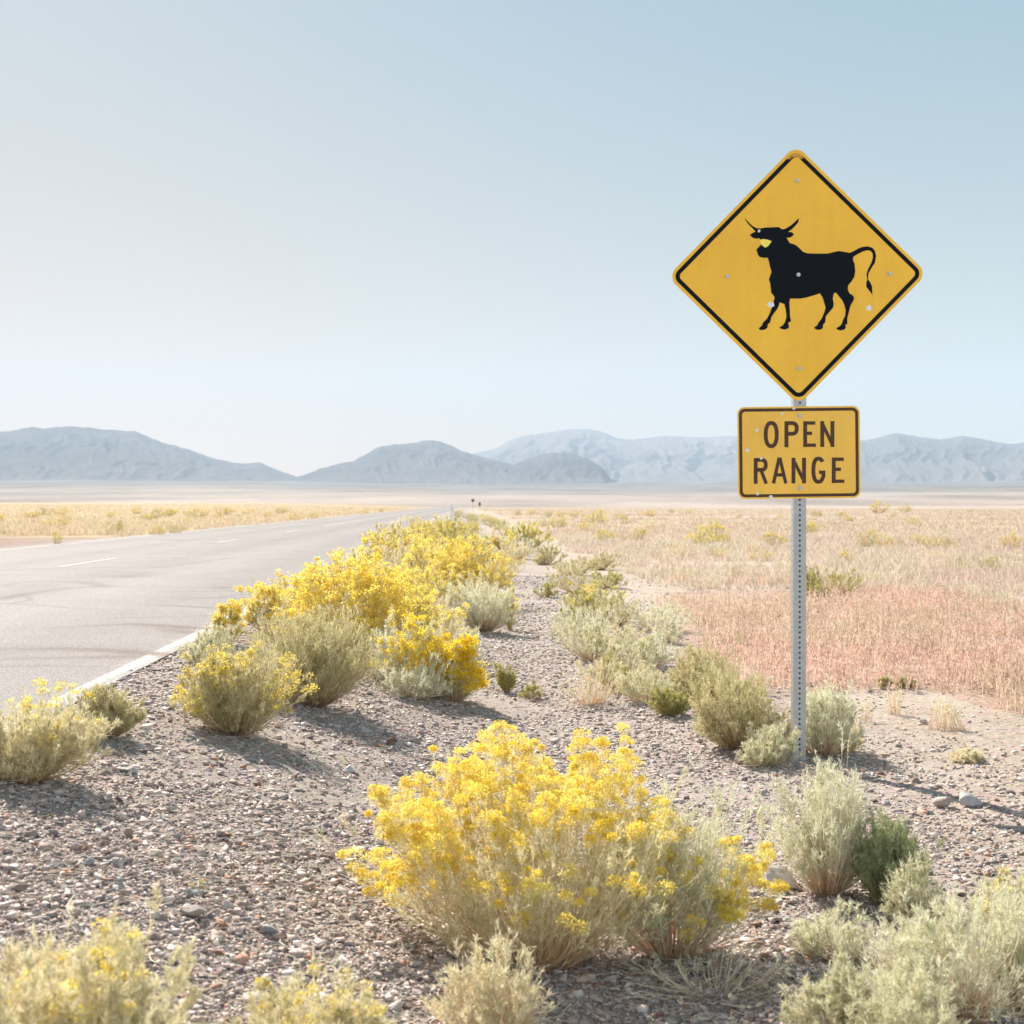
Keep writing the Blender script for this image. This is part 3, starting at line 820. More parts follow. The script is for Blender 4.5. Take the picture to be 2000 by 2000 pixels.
        if k:
            y0, y1 = YEL[yel]
            cen = tips[sel]; cd = unit(d2[sel] + np.array([0, 0, 0.4]))
            cr = rng.uniform(0.6, 1.5, k) * fsize * 1.6
            kk = k * florets
            ci = np.repeat(np.arange(k), florets)
            v = unit(rng.normal(0, 1, (kk, 3)))
            v = unit(v + cd[ci] * 0.55)
            pos = cen[ci] + v * (cr[ci] * rng.uniform(0.1, 1.0, kk) ** 0.45)[:, None] * np.array([1.1, 1.1, 0.85])
            dirn = unit(v * 0.5 + rng.normal(0, 0.6, (kk, 3)))
            cc = lerpc(y0, y1, np.clip(rng.random(k)[ci] * 0.6 + rng.random(kk) * 0.4, 0, 1)) * rng.uniform(0.88, 1.06, kk)[:, None]
            fs = fsize * 0.56 * (40 / florets) ** 0.25
            Vf, Qf, Cf = leaves(pos - dirn * fs * 0.4, dirn, np.full(kk, fs) * rng.uniform(0.7, 1.3, kk), np.full(kk, fs * 0.95), rng, cc)
            out['flowers'] = (Vf, Qf, np.clip(Cf, 0, 0.97))
    return out

MATS = {'stems': M_STEM, 'foliage': M_FOL, 'flowers': M_FLOW}
def make_bush(name, loc, parts):
    root = empty(name, loc)
    fo = parts['foliage']
    few = []
    if name in ('seedling', 'straw_tuft'): few.append('stems')
    if 'flowers' in parts and len(parts['flowers'][1]) < 9000: few.append('flowers')    # a few scattered heads sit in the foliage
    if few:
        V, Q, C = fo; mi = np.zeros(len(Q), dtype=np.int32); mats = [M_FOL]
        for k in few:
            v, q, c = parts[k]; Q = np.vstack([Q, q + len(V)]); V = np.vstack([V, v]); C = np.vstack([C, c]); mats.append(MATS[k])
            mi = np.concatenate([mi, np.full(len(q), len(mats) - 1, dtype=np.int32)])
        o = mk('foliage', V, Q, M_FOL, root, col=C)
        for m in mats[1:]: o.data.materials.append(m)
        o.data.polygons.foreach_set("material_index", mi)
        parts = {k: v for k, v in parts.items() if k not in few and k != 'foliage'}
    for k, (V, Q, C) in parts.items():
        mk(k, V, Q, MATS[k], root, col=C)
    return root

def copy_bush(src, loc, rz, s):
    r = src.copy(); COL.objects.link(r)
    for k in ('label', 'category', 'group'):
        if k in r: del r[k]
    r.location = loc; r.rotation_euler = (0, 0, rz); r.scale = s
    for c in src.children:
        d = c.copy(); COL.objects.link(d); d.parent = r
    return r

def f_top(a, b=1.0, z0=0.3, z1=0.75):         # dense on top
    return lambda n: b * sstep(z0, z1, n[:, 2]) + a
def f_side(v, a=0.0, b=1.0, lo=0.1, hi=0.6):  # on the side that faces v
    v = np.array(v, float); v /= np.linalg.norm(v)
    return lambda n: a + b * sstep(lo, hi, n @ v)

LF = F / S
def at_px(px, py_base, w, py_top, k=1.0):
    """root location, height and radius of a plant that fills a box of the 1932 px picture"""
    x, y, z = ray(px * S, py_base * S)
    m = y / LF
    return (x, y, z - 0.01), (py_base - py_top) * m * k, w / 2 * m
# (name, base px, base py, width, top py, fol, label, options)
B = []
def bush(name, px, py, w, top, fol, label, cat=None, **kw):
    if 1000 < px < 1290 and 1040 < py < 1340 and w > 50: w *= 1.25
    loc, H, R = at_px(px, py, w, top)
    d = loc[1]
    wid = kw.pop('wid', max(1.0, d / 6.5)) ; 
    lod = 1.0 if d < 9 else max(0.4, 9 / d)
    kw.setdefault('stems', int(150 * lod * min(1.6, max(0.5, (R * H / 0.16) ** 0.6))))
    kw.setdefault('leafs', 9 * lod ** 0.5)
    kw.setdefault('twigs', 7)
    kw.setdefault('florets', int(max(14, 40 * lod)))
    kw.setdefault('fsize', 0.016 * (1 + max(0, d - 8) * 0.03))
    seed = kw.pop('seed', len(B) * 13 + 7)
    parts = bush_parts(seed, H, R, fol=fol, wid=wid, **kw)
    o = make_bush(name, loc, parts)
    tag(o, label, cat or "shrub")
    B.append(o)
    return o

# --- the big flowering shrub in the foreground and its neighbours
bush('rabbitbrush', 1010, 1812, 640, 1425, 'cream', "largest flowering rabbitbrush in the foreground, covered in bright yellow blossom", seed=11,
     stems=470, twigs=9, leafs=9, fsize=0.0128, florets=170, hfl=0.50, lump=0.36, base=0.2, zp=0.55, lean=(-0.02, 0.03),
     flower=lambda n: np.where(n[:, 2] + 0.15 * n[:, 1] - 0.25 * n[:, 0] > 0.66, 0.99, 0.05 + 0.35 * sstep(0.15, 0.5, n[:, 2] - 0.3 * n[:, 0])))
bush('rabbitbrush', 1268, 1800, 340, 1515, 'grey', "grey-green rabbitbrush joined to the right of the largest one, blossom only at its lower right", seed=23,
     stems=330, twigs=8, leafs=10, fsize=0.0128, florets=150, hfl=0.8, zp=0.7, flower=lambda n: np.where((n[:, 0] > 0.5) & (n[:, 2] < 0.62) & (n[:, 1] < 0.5), 0.95, np.where(n[:, 1] < -0.3, 0.10, 0.0)), base=0.22, lean=(0.02, 0))
bush('dry_shrub', 930, 1965, 225, 1815, 'straw', "small leafless straw-white shrub in front of the largest flowering rabbitbrush", seed=31, stems=230, twigs=7, leafs=4, base=0.25, low=0.1)
bush('rabbitbrush', 120, 2110, 450, 1700, 'cream', "blurred pale rabbitbrush in the bottom left corner with sparse yellow tips", seed=37, stems=330, leafs=12, yel='yellow',
     flower=f_top(0.0, 0.16, 0.5, 0.95), fsize=0.0095, base=0.3, lump=0.35)
bush('rabbitbrush', 560, 2090, 350, 1805, 'cream', "blurred rabbitbrush with greenish yellow tips at the bottom left of centre", seed=41, stems=270, leafs=10, yel='lime',
     flower=f_top(0.01, 0.20, 0.4, 0.9), fsize=0.009, base=0.3, lump=0.35)
bush('sagebrush', 1800, 1905, 370, 1705, 'grey', "wide pale grey-green sagebrush filling the lower right", seed=43, stems=300, leafs=8, base=0.3, lump=0.3)
bush('sagebrush', 1700, 2010, 250, 1830, 'pale', "pale green sagebrush at the bottom edge right of the dark shade", seed=47, stems=220, leafs=8, base=0.3)
bush('sagebrush', 1950, 1905, 220, 1680, 'grey', "pale sagebrush cut off by the right edge of the frame", seed=53, stems=200, leafs=8, base=0.3)
bush('sagebrush', 1930, 1780, 200, 1640, 'pale', "small sagebrush with faint yellow bits behind the pale one at the right edge", seed=59, stems=140, leafs=9, yel='cream', flower=f_top(0.1, 0.2), fsize=0.01)
bush('dry_shrub', 60, 2040, 260, 1760, 'straw', "pale straw scrub at the very bottom left, in front of the blurred rabbitbrush", seed=1003, stems=90, leafs=6, base=0.35)
bush('sagebrush', 1555, 1965, 130, 1850, 'pale', "low green clump in the shade at the bottom right of the largest flowering shrub", seed=61, stems=130, leafs=12, base=0.3)
bush('dry_shrub', 1570, 1805, 150, 1725, 'grey', "low sprawling dry tuft below the dark green shrub", seed=67, stems=120, leafs=7, base=0.35)
bush('sagebrush', 1562, 1690, 205, 1445, 'grey', "tall tan-stemmed sagebrush standing in front of the signpost foot", seed=71, stems=300, leafs=8, base=0.14, open_=0.35)
bush('sagebrush', 1680, 1705, 150, 1532, 'green', "dark green shrub beside the tan-stemmed sagebrush near the signpost", seed=73, stems=260, leafs=13, base=0.2)
bush('sagebrush', 1745, 1760, 150, 1640, 'pale', "spiky pale sagebrush right behind the dark green shrub's lower edge", seed=79, stems=150, leafs=7)
# --- around the foot of the signpost
bush('sagebrush', 1392, 1412, 180, 1272, 'sage', "large sagebrush left of the signpost", seed=83, stems=330, leafs=12)
bush('sagebrush', 1440, 1446, 110, 1372, 'pale', "small blue-green sagebrush between the large sagebrush and the signpost", seed=89, stems=160, leafs=11)
bush('sagebrush', 1555, 1425, 140, 1290, 'grey', "feathery pale sagebrush just right of the signpost", seed=97, stems=240, leafs=12)
bush('sagebrush', 1322, 1318, 160, 1226, 'sage', "rounded grey sagebrush behind the large one left of the signpost", seed=101, stems=260)
bush('sagebrush', 1265, 1350, 85, 1292, 'olive', "small olive green sagebrush with dark foot below the rounded grey one", seed=103, stems=150, leafs=12)
bush('sagebrush', 1220, 1325, 100, 1240, 'pale', "pale sagebrush left of the rounded grey one", seed=107)
# --- clump along the right side of the bare track
bush('dry_shrub', 1112, 1330, 110, 1245, 'straw', "sparse tan twiggy shrub with a long shadow beside the bare track", seed=109, stems=60, twigs=6, leafs=5)
bush('sagebrush', 1160, 1300, 90, 1222, 'olive', "olive tinted sagebrush right of the sparse tan twiggy shrub", seed=111)
bush('sagebrush', 1122, 1245, 120, 1172, 'pale', "pale green sagebrush with a dark green heart by the bare track", seed=113, leafs=12)
bush('sagebrush', 1122, 1236, 34, 1202, 'olive', "tiny dark green clump inside the pale sagebrush by the track", seed=117, stems=60)
bush('sagebrush', 1195, 1262, 110, 1190, 'pale', "light green sagebrush right of the one with the dark heart", seed=119)
bush('sagebrush', 1240, 1190, 110, 1128, 'grey', "grey sagebrush at the left edge of the reddish grass", seed=121)
bush('sagebrush', 1270, 1215, 60, 1155, 'grey', "whitish round sagebrush touching the reddish grass", seed=123)
bush('sagebrush', 1120, 1160, 120, 1098, 'olive', "yellowish sagebrush in the middle of the clump by the track", seed=127, yel='lime', flower=f_top(0.02, 0.3))
bush('sagebrush', 1165, 1180, 90, 1122, 'sage', "sage green shrub right of the yellowish one", seed=131)
bush('sagebrush', 1080, 1185, 60, 1140, 'olive', "small dark-footed sagebrush on the track's right edge", seed=133)
bush('sagebrush', 1085, 1120, 90, 1070, 'sage', "sagebrush behind the yellowish one, by the track", seed=137)
bush('sagebrush', 1030, 1127, 50, 1098, 'olive', "little reddish-footed shrub alone on the track", seed=139)
bush('sagebrush', 1085, 1085, 80, 1050, 'sage', "grey-green sagebrush at the far end of the clump by the track", seed=141)
bush('sagebrush', 1128, 1075, 62, 1042, 'sage', "dark grey sagebrush a step right of the clump's far end", seed=143)
bush('sagebrush', 1030, 1066, 60, 1022, 'sage', "round grey sagebrush where the bare track ends", seed=147)
bush('sagebrush', 957, 1306, 40, 1248, 'olive', "small upright olive shrub standing alone on the bare track", seed=149, stems=70)
bush('sagebrush', 1003, 1318, 46, 1288, 'olive', "tiny yellowish green weed right of the upright olive shrub", seed=151, stems=36, twigs=5)
bush('rabbitbrush', 962, 1190, 28, 1098, 'olive', "thin upright yellow-flowered rabbitbrush at the left edge of the track", seed=153, stems=30, flower=f_top(0.2, 0.7), yel='orange')
# --- left verge, nearest first
bush('rabbitbrush', 40, 1472, 270, 1318, 'cream', "wide pale rabbitbrush cut off by the left edge, a few yellow heads", seed=157, stems=420, leafs=12, yel='yellow', flower=f_top(0.0, 0.07, 0.4, 0.9), fsize=0.010, base=0.25)
bush('rabbitbrush', 205, 1390, 110, 1296, 'sage', "small green rabbitbrush close to the white road line", seed=159, stems=200, leafs=12)
bush('rabbitbrush', 140, 1392, 150, 1262, 'grey', "thin loose rabbitbrush with scattered yellow heads over the white road line", seed=163, stems=46, twigs=4, leafs=4, yel='yellow', flower=f_top(0.05, 0.4), fsize=0.012, low=0.3)
bush('rabbitbrush', 445, 1386, 235, 1226, 'sage', "vase-shaped rabbitbrush on the gravel with lime yellow rim, long shadow at its foot", seed=167, stems=430, leafs=12, base=0.10, yel='lime',
     flower=lambda n: 0.32 * ((n[:, 0] > 0.55) | (n[:, 0] < -0.5) | ((n[:, 2] > 0.75) & (n[:, 0] < 0.2))) * (n[:, 2] > 0.25), fsize=0.013)
bush('rabbitbrush', 590, 1332, 270, 1150, 'sage', "large rounded olive shrub without flowers next to the vase-shaped one", seed=173, stems=520, leafs=13, base=0.12, lump=0.14)
bush('rabbitbrush', 395, 1255, 110, 1182, 'pale', "wispy pale shrub beside the white road line", seed=179, stems=120, leafs=9)
bush('rabbitbrush', 428, 1215, 70, 1122, 'sage', "slender yellow-topped rabbitbrush where the white road line disappears", seed=181, stems=60, flower=f_top(0.11, 0.8, 0.1, 0.5))
bush('rabbitbrush', 520, 1200, 150, 1094, 'sage', "yellow rabbitbrush behind the large rounded olive shrub, next to the asphalt", seed=187, flower=f_top(0.16, 0.8, 0.1, 0.5))
bush('rabbitbrush', 650, 1232, 290, 1050, 'sage', "tall broad rabbitbrush thick with yellow blossom behind the large rounded olive shrub", seed=191, stems=330, flower=f_top(0.13, 0.9, 0.1, 0.5), fsize=0.022)
bush('rabbitbrush', 765, 1245, 170, 1075, 'sage', "yellow rabbitbrush right of the tall broad one", seed=193, stems=240, flower=f_top(0.14, 0.8, 0.0, 0.5))
bush('rabbitbrush', 775, 1300, 150, 1165, 'grey', "greyish rabbitbrush with low orange-yellow blossom right of the large olive shrub", seed=197, stems=230, flower=f_side((0.4, -0.8, 0.1), 0.05, 0.9), yel='orange')
bush('rabbitbrush', 858, 1322, 110, 1216, 'grey', "deep orange-yellow rabbitbrush spilling onto the gravel", seed=199, stems=150, flower=f_side((0.3, -0.6, 0.4), 0.5, 0.6, -0.2, 0.5), yel='orange', fsize=0.02, lean=(0.1, 0))
bush('dry_shrub', 778, 1315, 150, 1238, 'grey', "grey leafless shrub with stems lying on the gravel, left of the orange-yellow one", seed=203, stems=170, leafs=5, spread=1.0)
bush('rabbitbrush', 560, 1170, 130, 1092, 'sage', "yellow rabbitbrush at the asphalt edge left of the tall broad one", seed=207, flower=f_top(0.14, 0.8, 0.1, 0.5))
bush('rabbitbrush', 815, 1215, 120, 1110, 'straw', "beige gone-over rabbitbrush right of the flowering bank", seed=209)
bush('rabbitbrush', 915, 1192, 120, 1098, 'grey', "grey-green rabbitbrush leaning over the bare track", seed=211, stems=220)
bush('rabbitbrush', 870, 1258, 100, 1180, 'grey', "pale low shrub between the orange-yellow one and the track", seed=213)
bush('rabbitbrush', 872, 1140, 175, 1022, 'gold', "broad golden rabbitbrush reaching to the bare track", seed=217, stems=300, flower=f_top(0.19, 0.7, 0.1, 0.6), fsize=0.024)
bush('rabbitbrush', 735, 1120, 120, 1020, 'straw', "round beige shrub set among the yellow ones", seed=219)
bush('rabbitbrush', 712, 1088, 110, 1004, 'olive', "yellow rabbitbrush at the asphalt edge, left of the round beige shrub", seed=223, flower=f_top(0.18, 0.7, 0.1, 0.5), fsize=0.026)
bush('rabbitbrush', 745, 1045, 60, 984, 'sage', "pointed pale yellow rabbitbrush beside the road, highest of the left bank", seed=227, flower=f_top(0.14, 0.5), yel='cream')
bush('rabbitbrush', 800, 1105, 130, 1012, 'sage', "yellow rabbitbrush behind the broad golden one", seed=229, flower=f_top(0.16, 0.8, 0.1, 0.5), fsize=0.026)
bush('rabbitbrush', 830, 1040, 140, 978, 'olive', "lime green rabbitbrush bank left of the white marker post", seed=233, yel='lime', flower=f_top(0.23, 0.6, 0.1, 0.5), fsize=0.03)
bush('rabbitbrush', 915, 1050, 90, 1005, 'grey', "grey shrub right of the white marker post", seed=239)
bush('rabbitbrush', 945, 1052, 60, 1012, 'gold', "small yellow rabbitbrush touching the grey shrub by the track", seed=241, flower=f_side((0.5, -0.5, 0.3), 0.3, 0.7))
bush('rabbitbrush', 992, 1040, 90, 992, 'olive', "bright yellow rabbitbrush left of the round grey sagebrush", seed=243, flower=f_top(0.23, 0.6, 0.1, 0.6), fsize=0.03)
bush('dry_shrub', 975, 1054, 80, 1022, 'straw', "flat dead brown shrub left of the round grey sagebrush", seed=247, stems=80)
bush('sagebrush', 1570, 1126, 110, 1075, 'olive', "olive shrub seen just right of the signpost in the far grass", seed=251)
bush('sagebrush', 1525, 1124, 40, 1068, 'olive', "narrow dark olive shrub touching the signpost's right side in the far grass", seed=253)

for px, py, w, top, fol, lab, fl, yl in [
    (700, 1200, 130, 1100, 'sage', "yellow rabbitbrush wedged between the tall broad one and the olive shrub", f_top(0.14, 0.8, 0.1, 0.5), 'yellow'),
    (835, 1235, 120, 1140, 'cream', "cream-grey rabbitbrush above the orange-yellow blossom", f_top(0.05, 0.3), 'yellow'),
    (900, 1165, 130, 1072, 'cream', "beige rabbitbrush with brownish heads by the track, below the broad golden one", f_top(0.02, 0.12), 'orange'),
    (930, 1120, 80, 1062, 'sage', "small yellow rabbitbrush on the track side of the broad golden one", f_top(0.20, 0.6, 0.0, 0.5), 'yellow'),
    (810, 1165, 150, 1062, 'sage', "yellow rabbitbrush in the middle of the flowering bank", f_top(0.16, 0.8, 0.1, 0.5), 'yellow'),
    (750, 1160, 130, 1068, 'sage', "yellow rabbitbrush left of the middle of the flowering bank", f_top(0.18, 0.7, 0.1, 0.5), 'yellow'),
    (870, 1080, 120, 1012, 'olive', "olive-yellow rabbitbrush behind the grey shrub by the marker post", f_top(0.18, 0.6, 0.1, 0.5), 'yellow'),
    (770, 1078, 110, 1008, 'sage', "yellow rabbitbrush beyond the round beige shrub", f_top(0.16, 0.7, 0.1, 0.5), 'yellow'),
    (925, 1085, 90, 1035, 'grey', "grey shrub between the broad golden one and the track's end", None, 'yellow'),
    (1175, 1240, 100, 1165, 'cream', "cream-coloured shrub in the clump right of the track", None, 'yellow'),
    (1200, 1310, 110, 1250, 'cream', "low cream shrub in front of the rounded grey one", None, 'yellow'),
    (1110, 1205, 110, 1140, 'grey', "pale grey shrub in front of the yellowish one by the track", None, 'yellow'),
    (1230, 1255, 100, 1190, 'grey', "silvery shrub at the near left corner of the reddish grass", None, 'yellow'),
    (1140, 1110, 80, 1072, 'olive', "olive shrub on the grass side of the clump's far end", None, 'yellow'),
    (1470, 1420, 90, 1350, 'cream', "straw-coloured shrub touching the signpost's left side", None, 'yellow'),
    (1600, 1420, 90, 1345, 'cream', "low straw-coloured shrub right of the feathery sagebrush", None, 'yellow')]:
    bush('rabbitbrush' if fl else 'sagebrush', px, py, w, top, fol, lab, seed=600 + px, flower=fl, yel=yl, fsize=0.018 if py > 1150 else 0.024)

# dead clod and straw tufts on the sandy ground at right
bush('dry_clod', 1822, 1437, 80, 1412, 'straw', "low brown dead clump on the sand above the smooth grey boulder", cat="dead plant", seed=257, stems=160, leafs=8, spread=1.0)
bush('dry_shrub', 1350, 1875, 330, 1790, 'grey', "bare grey stems sprawling over the shaded gravel at the foot of the largest flowering shrub", seed=259, stems=90, twigs=4, leafs=1, spread=1.12, low=0.0, base=0.12)
bush('straw_tuft', 1689, 1348, 60, 1302, 'straw', "dry straw tuft on the sand, nearest to the small grey rock", cat="dry grass", seed=263, stems=34, twigs=2, leafs=3, spread=0.55, base=0.3)
bush('straw_tuft', 1786, 1375, 108, 1316, 'straw', "widest dry straw tuft on the sand at right", cat="dry grass", seed=269, stems=70, twigs=2, leafs=3, spread=0.5, base=0.7)
bush('straw_tuft', 1632, 1362, 42, 1322, 'straw', "faint straw tuft beside the feathery sagebrush right of the signpost", cat="dry grass", seed=271, stems=20, twigs=2, leafs=3, spread=0.5, base=0.6)
bush('sagebrush', 1668, 1300, 28, 1277, 'olive', "first of two tiny green cushions at the edge of the reddish grass", seed=273, stems=50)
bush('sagebrush', 1711, 1298, 30, 1275, 'olive', "second, more eastern of two tiny green cushions at the edge of the reddish grass", seed=277, stems=50)
bush('seedling', 372, 1676, 24, 1655, 'olive', "tiny orange-stemmed sprout just above the flat rectangular grey stone", cat="seedling", seed=281, stems=9, twigs=3, leafs=4, wid=1.2)

# ------------------------------------------------------------------ far shrubs: copies of a few loose, low-detail plants
PROTO = {}
def protos(kind, n, seed, **kw):
    out = []
    for i in range(n):
        out.append(bush_parts(seed + i, 0.5, 0.5, stems=46, twigs=6, leafs=3, wid=4.2, florets=12, fsize=0.032, lump=0.45, base=0.25, **kw))
    PROTO[kind] = [out, [None] * n]
protos('yellow', 4, 3000, fol='olive', yel='muted', flower=f_top(0.15, 0.6, 0.1, 0.6))
protos('lime', 2, 3100, fol='olive', yel='lime', flower=f_top(0.3, 0.6, 0.1, 0.6))
protos('gold', 3, 3200, fol='gold', yel='muted', flower=f_top(0.05, 0.35, 0.3, 0.8))
protos('olive', 3, 3300, fol='olive')
protos('grey', 3, 3400, fol='grey')
protos('beige', 2, 3500, fol='straw')
RNG = np.random.default_rng(77)
def far_bush(kind, x, y, W, H, label, group=None):
    parts, objs = PROTO[kind]
    i = int(RNG.integers(0, len(parts)))
    z = float(gz(x, y)) - 0.02
    name = 'sagebrush' if kind in ('olive', 'grey') else 'dry_shrub' if kind == 'beige' else 'rabbitbrush'
    H = H * 1.12 + 0.09; W *= 1.1; s = (W, W, H / 0.5)
    if objs[i] is None:
        o = make_bush(name, (x, y, z), parts[i]); o.rotation_euler = (0, 0, RNG.uniform(0, 6.28)); o.scale = s; objs[i] = o
    else:
        o = copy_bush(objs[i], (x, y, z), RNG.uniform(0, 6.28), s); o.name = name
    tag(o, label, "shrub", group)
    return o
ORD = ["first", "second", "third", "fourth", "fifth", "sixth", "seventh", "eighth", "ninth", "tenth", "eleventh", "twelfth"]
LABEL_JOBS = []
def place_label(o, kd, zone):
    LABEL_JOBS.append((o, kd, zone))
def write_labels():
    """far shrubs are told apart by colour, by how far out they stand and by their order from the left"""
    groups = {}
    for o, kd, zone in LABEL_JOBS:
        y = o.location.y
        band = 'nearest' if y < 38 else 'near' if y < 55 else 'middle' if y < 85 else 'far' if y < 130 else 'farthest'
        groups.setdefault((kd, zone, band), []).append(o)
    for (kd, zone, band), os_ in groups.items():
        os_.sort(key=lambda o: o.location.x / o.location.y)
        for i, o in enumerate(os_):
            pos = "the only one" if len(os_) == 1 else "%s from the left" % ORD[i]
            o['label'] = "%s shrub %s, %s in its %s row" % (KN[kd], zone, pos, band)
KN = {'yellow': 'yellow flowering', 'lime': 'lime green', 'gold': 'golden', 'olive': 'olive green', 'grey': 'grey', 'beige': 'beige'}
FAR = [(1010,1007,18,'olive'),(1038,1005,16,'gold'),(1070,1009,24,'olive'),(1095,1010,22,'gold'),(1122,1010,22,'gold'),(1090,1031,40,'yellow'),(1165,1025,42,'yellow'),
       (1222,1015,14,'olive'),(1222,1024,20,'olive'),(1270,1009,26,'gold'),(1312,1002,12,'olive'),(1345,1003,18,'gold'),(1204,1042,22,'grey'),(1182,1057,40,'yellow'),
       (1218,1058,16,'olive'),(1250,1055,34,'yellow'),(1117,1052,24,'grey'),(1447,1063,32,'grey'),(1385,1085,44,'grey'),(1405,1091,30,'gold'),(1470,1078,34,'beige'),
       (1433,1086,22,'grey'),(1280,1092,18,'olive'),(1472,1094,26,'gold'),(1500,1095,22,'gold'),(1524,1012,14,'gold'),(1443,1013,12,'olive'),(1596,1055,20,'grey'),
       (1727,1071,40,'gold'),(1762,1067,22,'olive'),(1790,1061,22,'gold'),(1930,1071,30,'grey'),(1975,1071,40,'gold'),(1650,1096,30,'gold'),(1872,1109,30,'olive'),
       (1935,1118,44,'olive'),(1715,1002,38,'gold'),(1770,1000,30,'gold'),(1744,1010,14,'olive'),(1832,1091,22,'beige'),(1845,1043,14,'olive'),(1140,1040,30,'gold'),
       (1060,1028,30,'olive'),(1330,1040,18,'grey'),(1550,1130,40,'beige'),(1800,1150,36,'grey'),(1700,1140,40,'beige'),(1890,1170,50,'grey'),(1960,1190,46,'grey'),
       (1330,1130,44,'beige'),(1230,1120,34,'grey'),(1390,1150,40,'grey'),(1960,1240,50,'grey'),(1440,1128,24,'olive')]
for px, py, w, kd in FAR:
    x, y, z = ray(px, py); W = w * y / F
    place_label(far_bush(kd, x, y, W * 1.1, W * RNG.uniform(0.38, 0.55), "x", "shrubs scattered over the right plain"), kd, "on the right plain")
for px, py, w, kd, lab in [(1373,1065,50,'lime', "bright lime yellow shrub on the right plain, left of the signpost, ahead of its row"),
                           (1410,1063,32,'yellow', "small yellow shrub right beside the bright lime yellow one on the right plain"),
                           (1333,1089,60,'beige', "wide beige shrub in front of the bright lime yellow one"),
                           (1513,1066,44,'yellow', "yellow shrub on the right plain just left of the signpost"),
                           (1690,1067,46,'olive', "olive shrub, first of the row right of the signpost on the plain"),
                           (1823,1072,36,'yellow', "yellow shrub touching a dark green one on the far right plain"),
                           (1857,1073,40,'olive', "dark green shrub touching a yellow one on the far right plain")]:
    x, y, z = ray(px, py); W = w * y / F
    far_bush(kd, x, y, W * 1.1, W * 0.42, lab)
for px, py, w, h, kd, lab in [(227,1043,42,19,'olive', "dark olive shrub across the road, the largest there"), (308,1047,30,12,'gold', "yellow shrub at the far road edge"),
                              (340,1044,30,12,'olive', "olive shrub beside the yellow one at the far road edge"), (111,1064,17,15,'yellow', "small pale yellow shrub alone on bare ground across the road"),
                              (283,1014,18,8,'olive', "small olive shrub deep in the golden grass across the road"), (548,1003,22,9,'olive', "grey-olive shrub far off across the road, above the lane marks"),
                              (575,1016,26,8,'gold', "first orange-gold shrub along the far road edge"), (612,1013,22,7,'gold', "second orange-gold shrub along the far road edge")]:
    x, y, z = ray(px, py); W = w * y / F
    far_bush(kd, x, y, W * 1.15, h * y / F * 1.1, lab)
for px, py, w, kd in [(218,1011,26,'gold'),(330,1009,40,'yellow'),(385,1011,44,'yellow'),(440,1007,40,'yellow'),(712,1003,16,'gold'),(480,1004,24,'gold'),(120,1006,30,'gold'),
                      (60,1012,34,'gold'),(170,1018,20,'grey'),(640,1003,20,'grey'),(395,1028,20,'grey'),(255,1027,18,'gold'),(520,1010,20,'gold')]:
    x, y, z = ray(px, py); W = w * y / F
    place_label(far_bush(kd, x, y, W * 1.1, W * 0.3, "x", "shrubs in the grass across the road"), kd, "across the road")
# the bank of shrubs that follows the road into the distance
n = 0
for y in np.geomspace(21, 150, 62):
    L = -1.1 + 3.0 * RNG.random() ** 1.3 * (0.5 + min(y, 60) / 70)
    if y < 28: L = min(L, 0.6)
    x = L + RS * y
    kd = RNG.choice(['yellow', 'yellow', 'yellow', 'lime', 'gold', 'olive', 'grey', 'beige'])
    W = RNG.uniform(0.8, 1.5)
    W *= 0.78
    if kd == 'yellow' and RNG.random() < 0.35: kd = 'olive'
    place_label(far_bush(kd, x, y + RNG.uniform(-.5, .5), W, W * RNG.uniform(0.30, 0.44), "x", "shrubs banked along the road"), kd, "in the roadside bank")
# sparse shrubs of the open plain
for i in range(70):
    a = math.radians(RNG.uniform(-24, 24)); r = 45 * (260 / 45) ** RNG.random()
    x, y = r * math.sin(a), r * math.cos(a)
    if -11 < lat(x, y) < 5: continue
    kd = RNG.choice(['gold', 'olive', 'grey', 'grey', 'yellow', 'beige'])
    W = RNG.uniform(0.5, 1.3)
    side = "right plain" if lat(x, y) > 0 else "left plain"
    if side == "left plain": kd = {'grey': 'gold', 'beige': 'gold'}.get(kd, kd)
    place_label(far_bush(kd, x, y, W, W * RNG.uniform(0.3, 0.5), "x", "far shrubs of the open plain"), kd, "on the right plain" if side == "right plain" else "across the road")

write_labels()

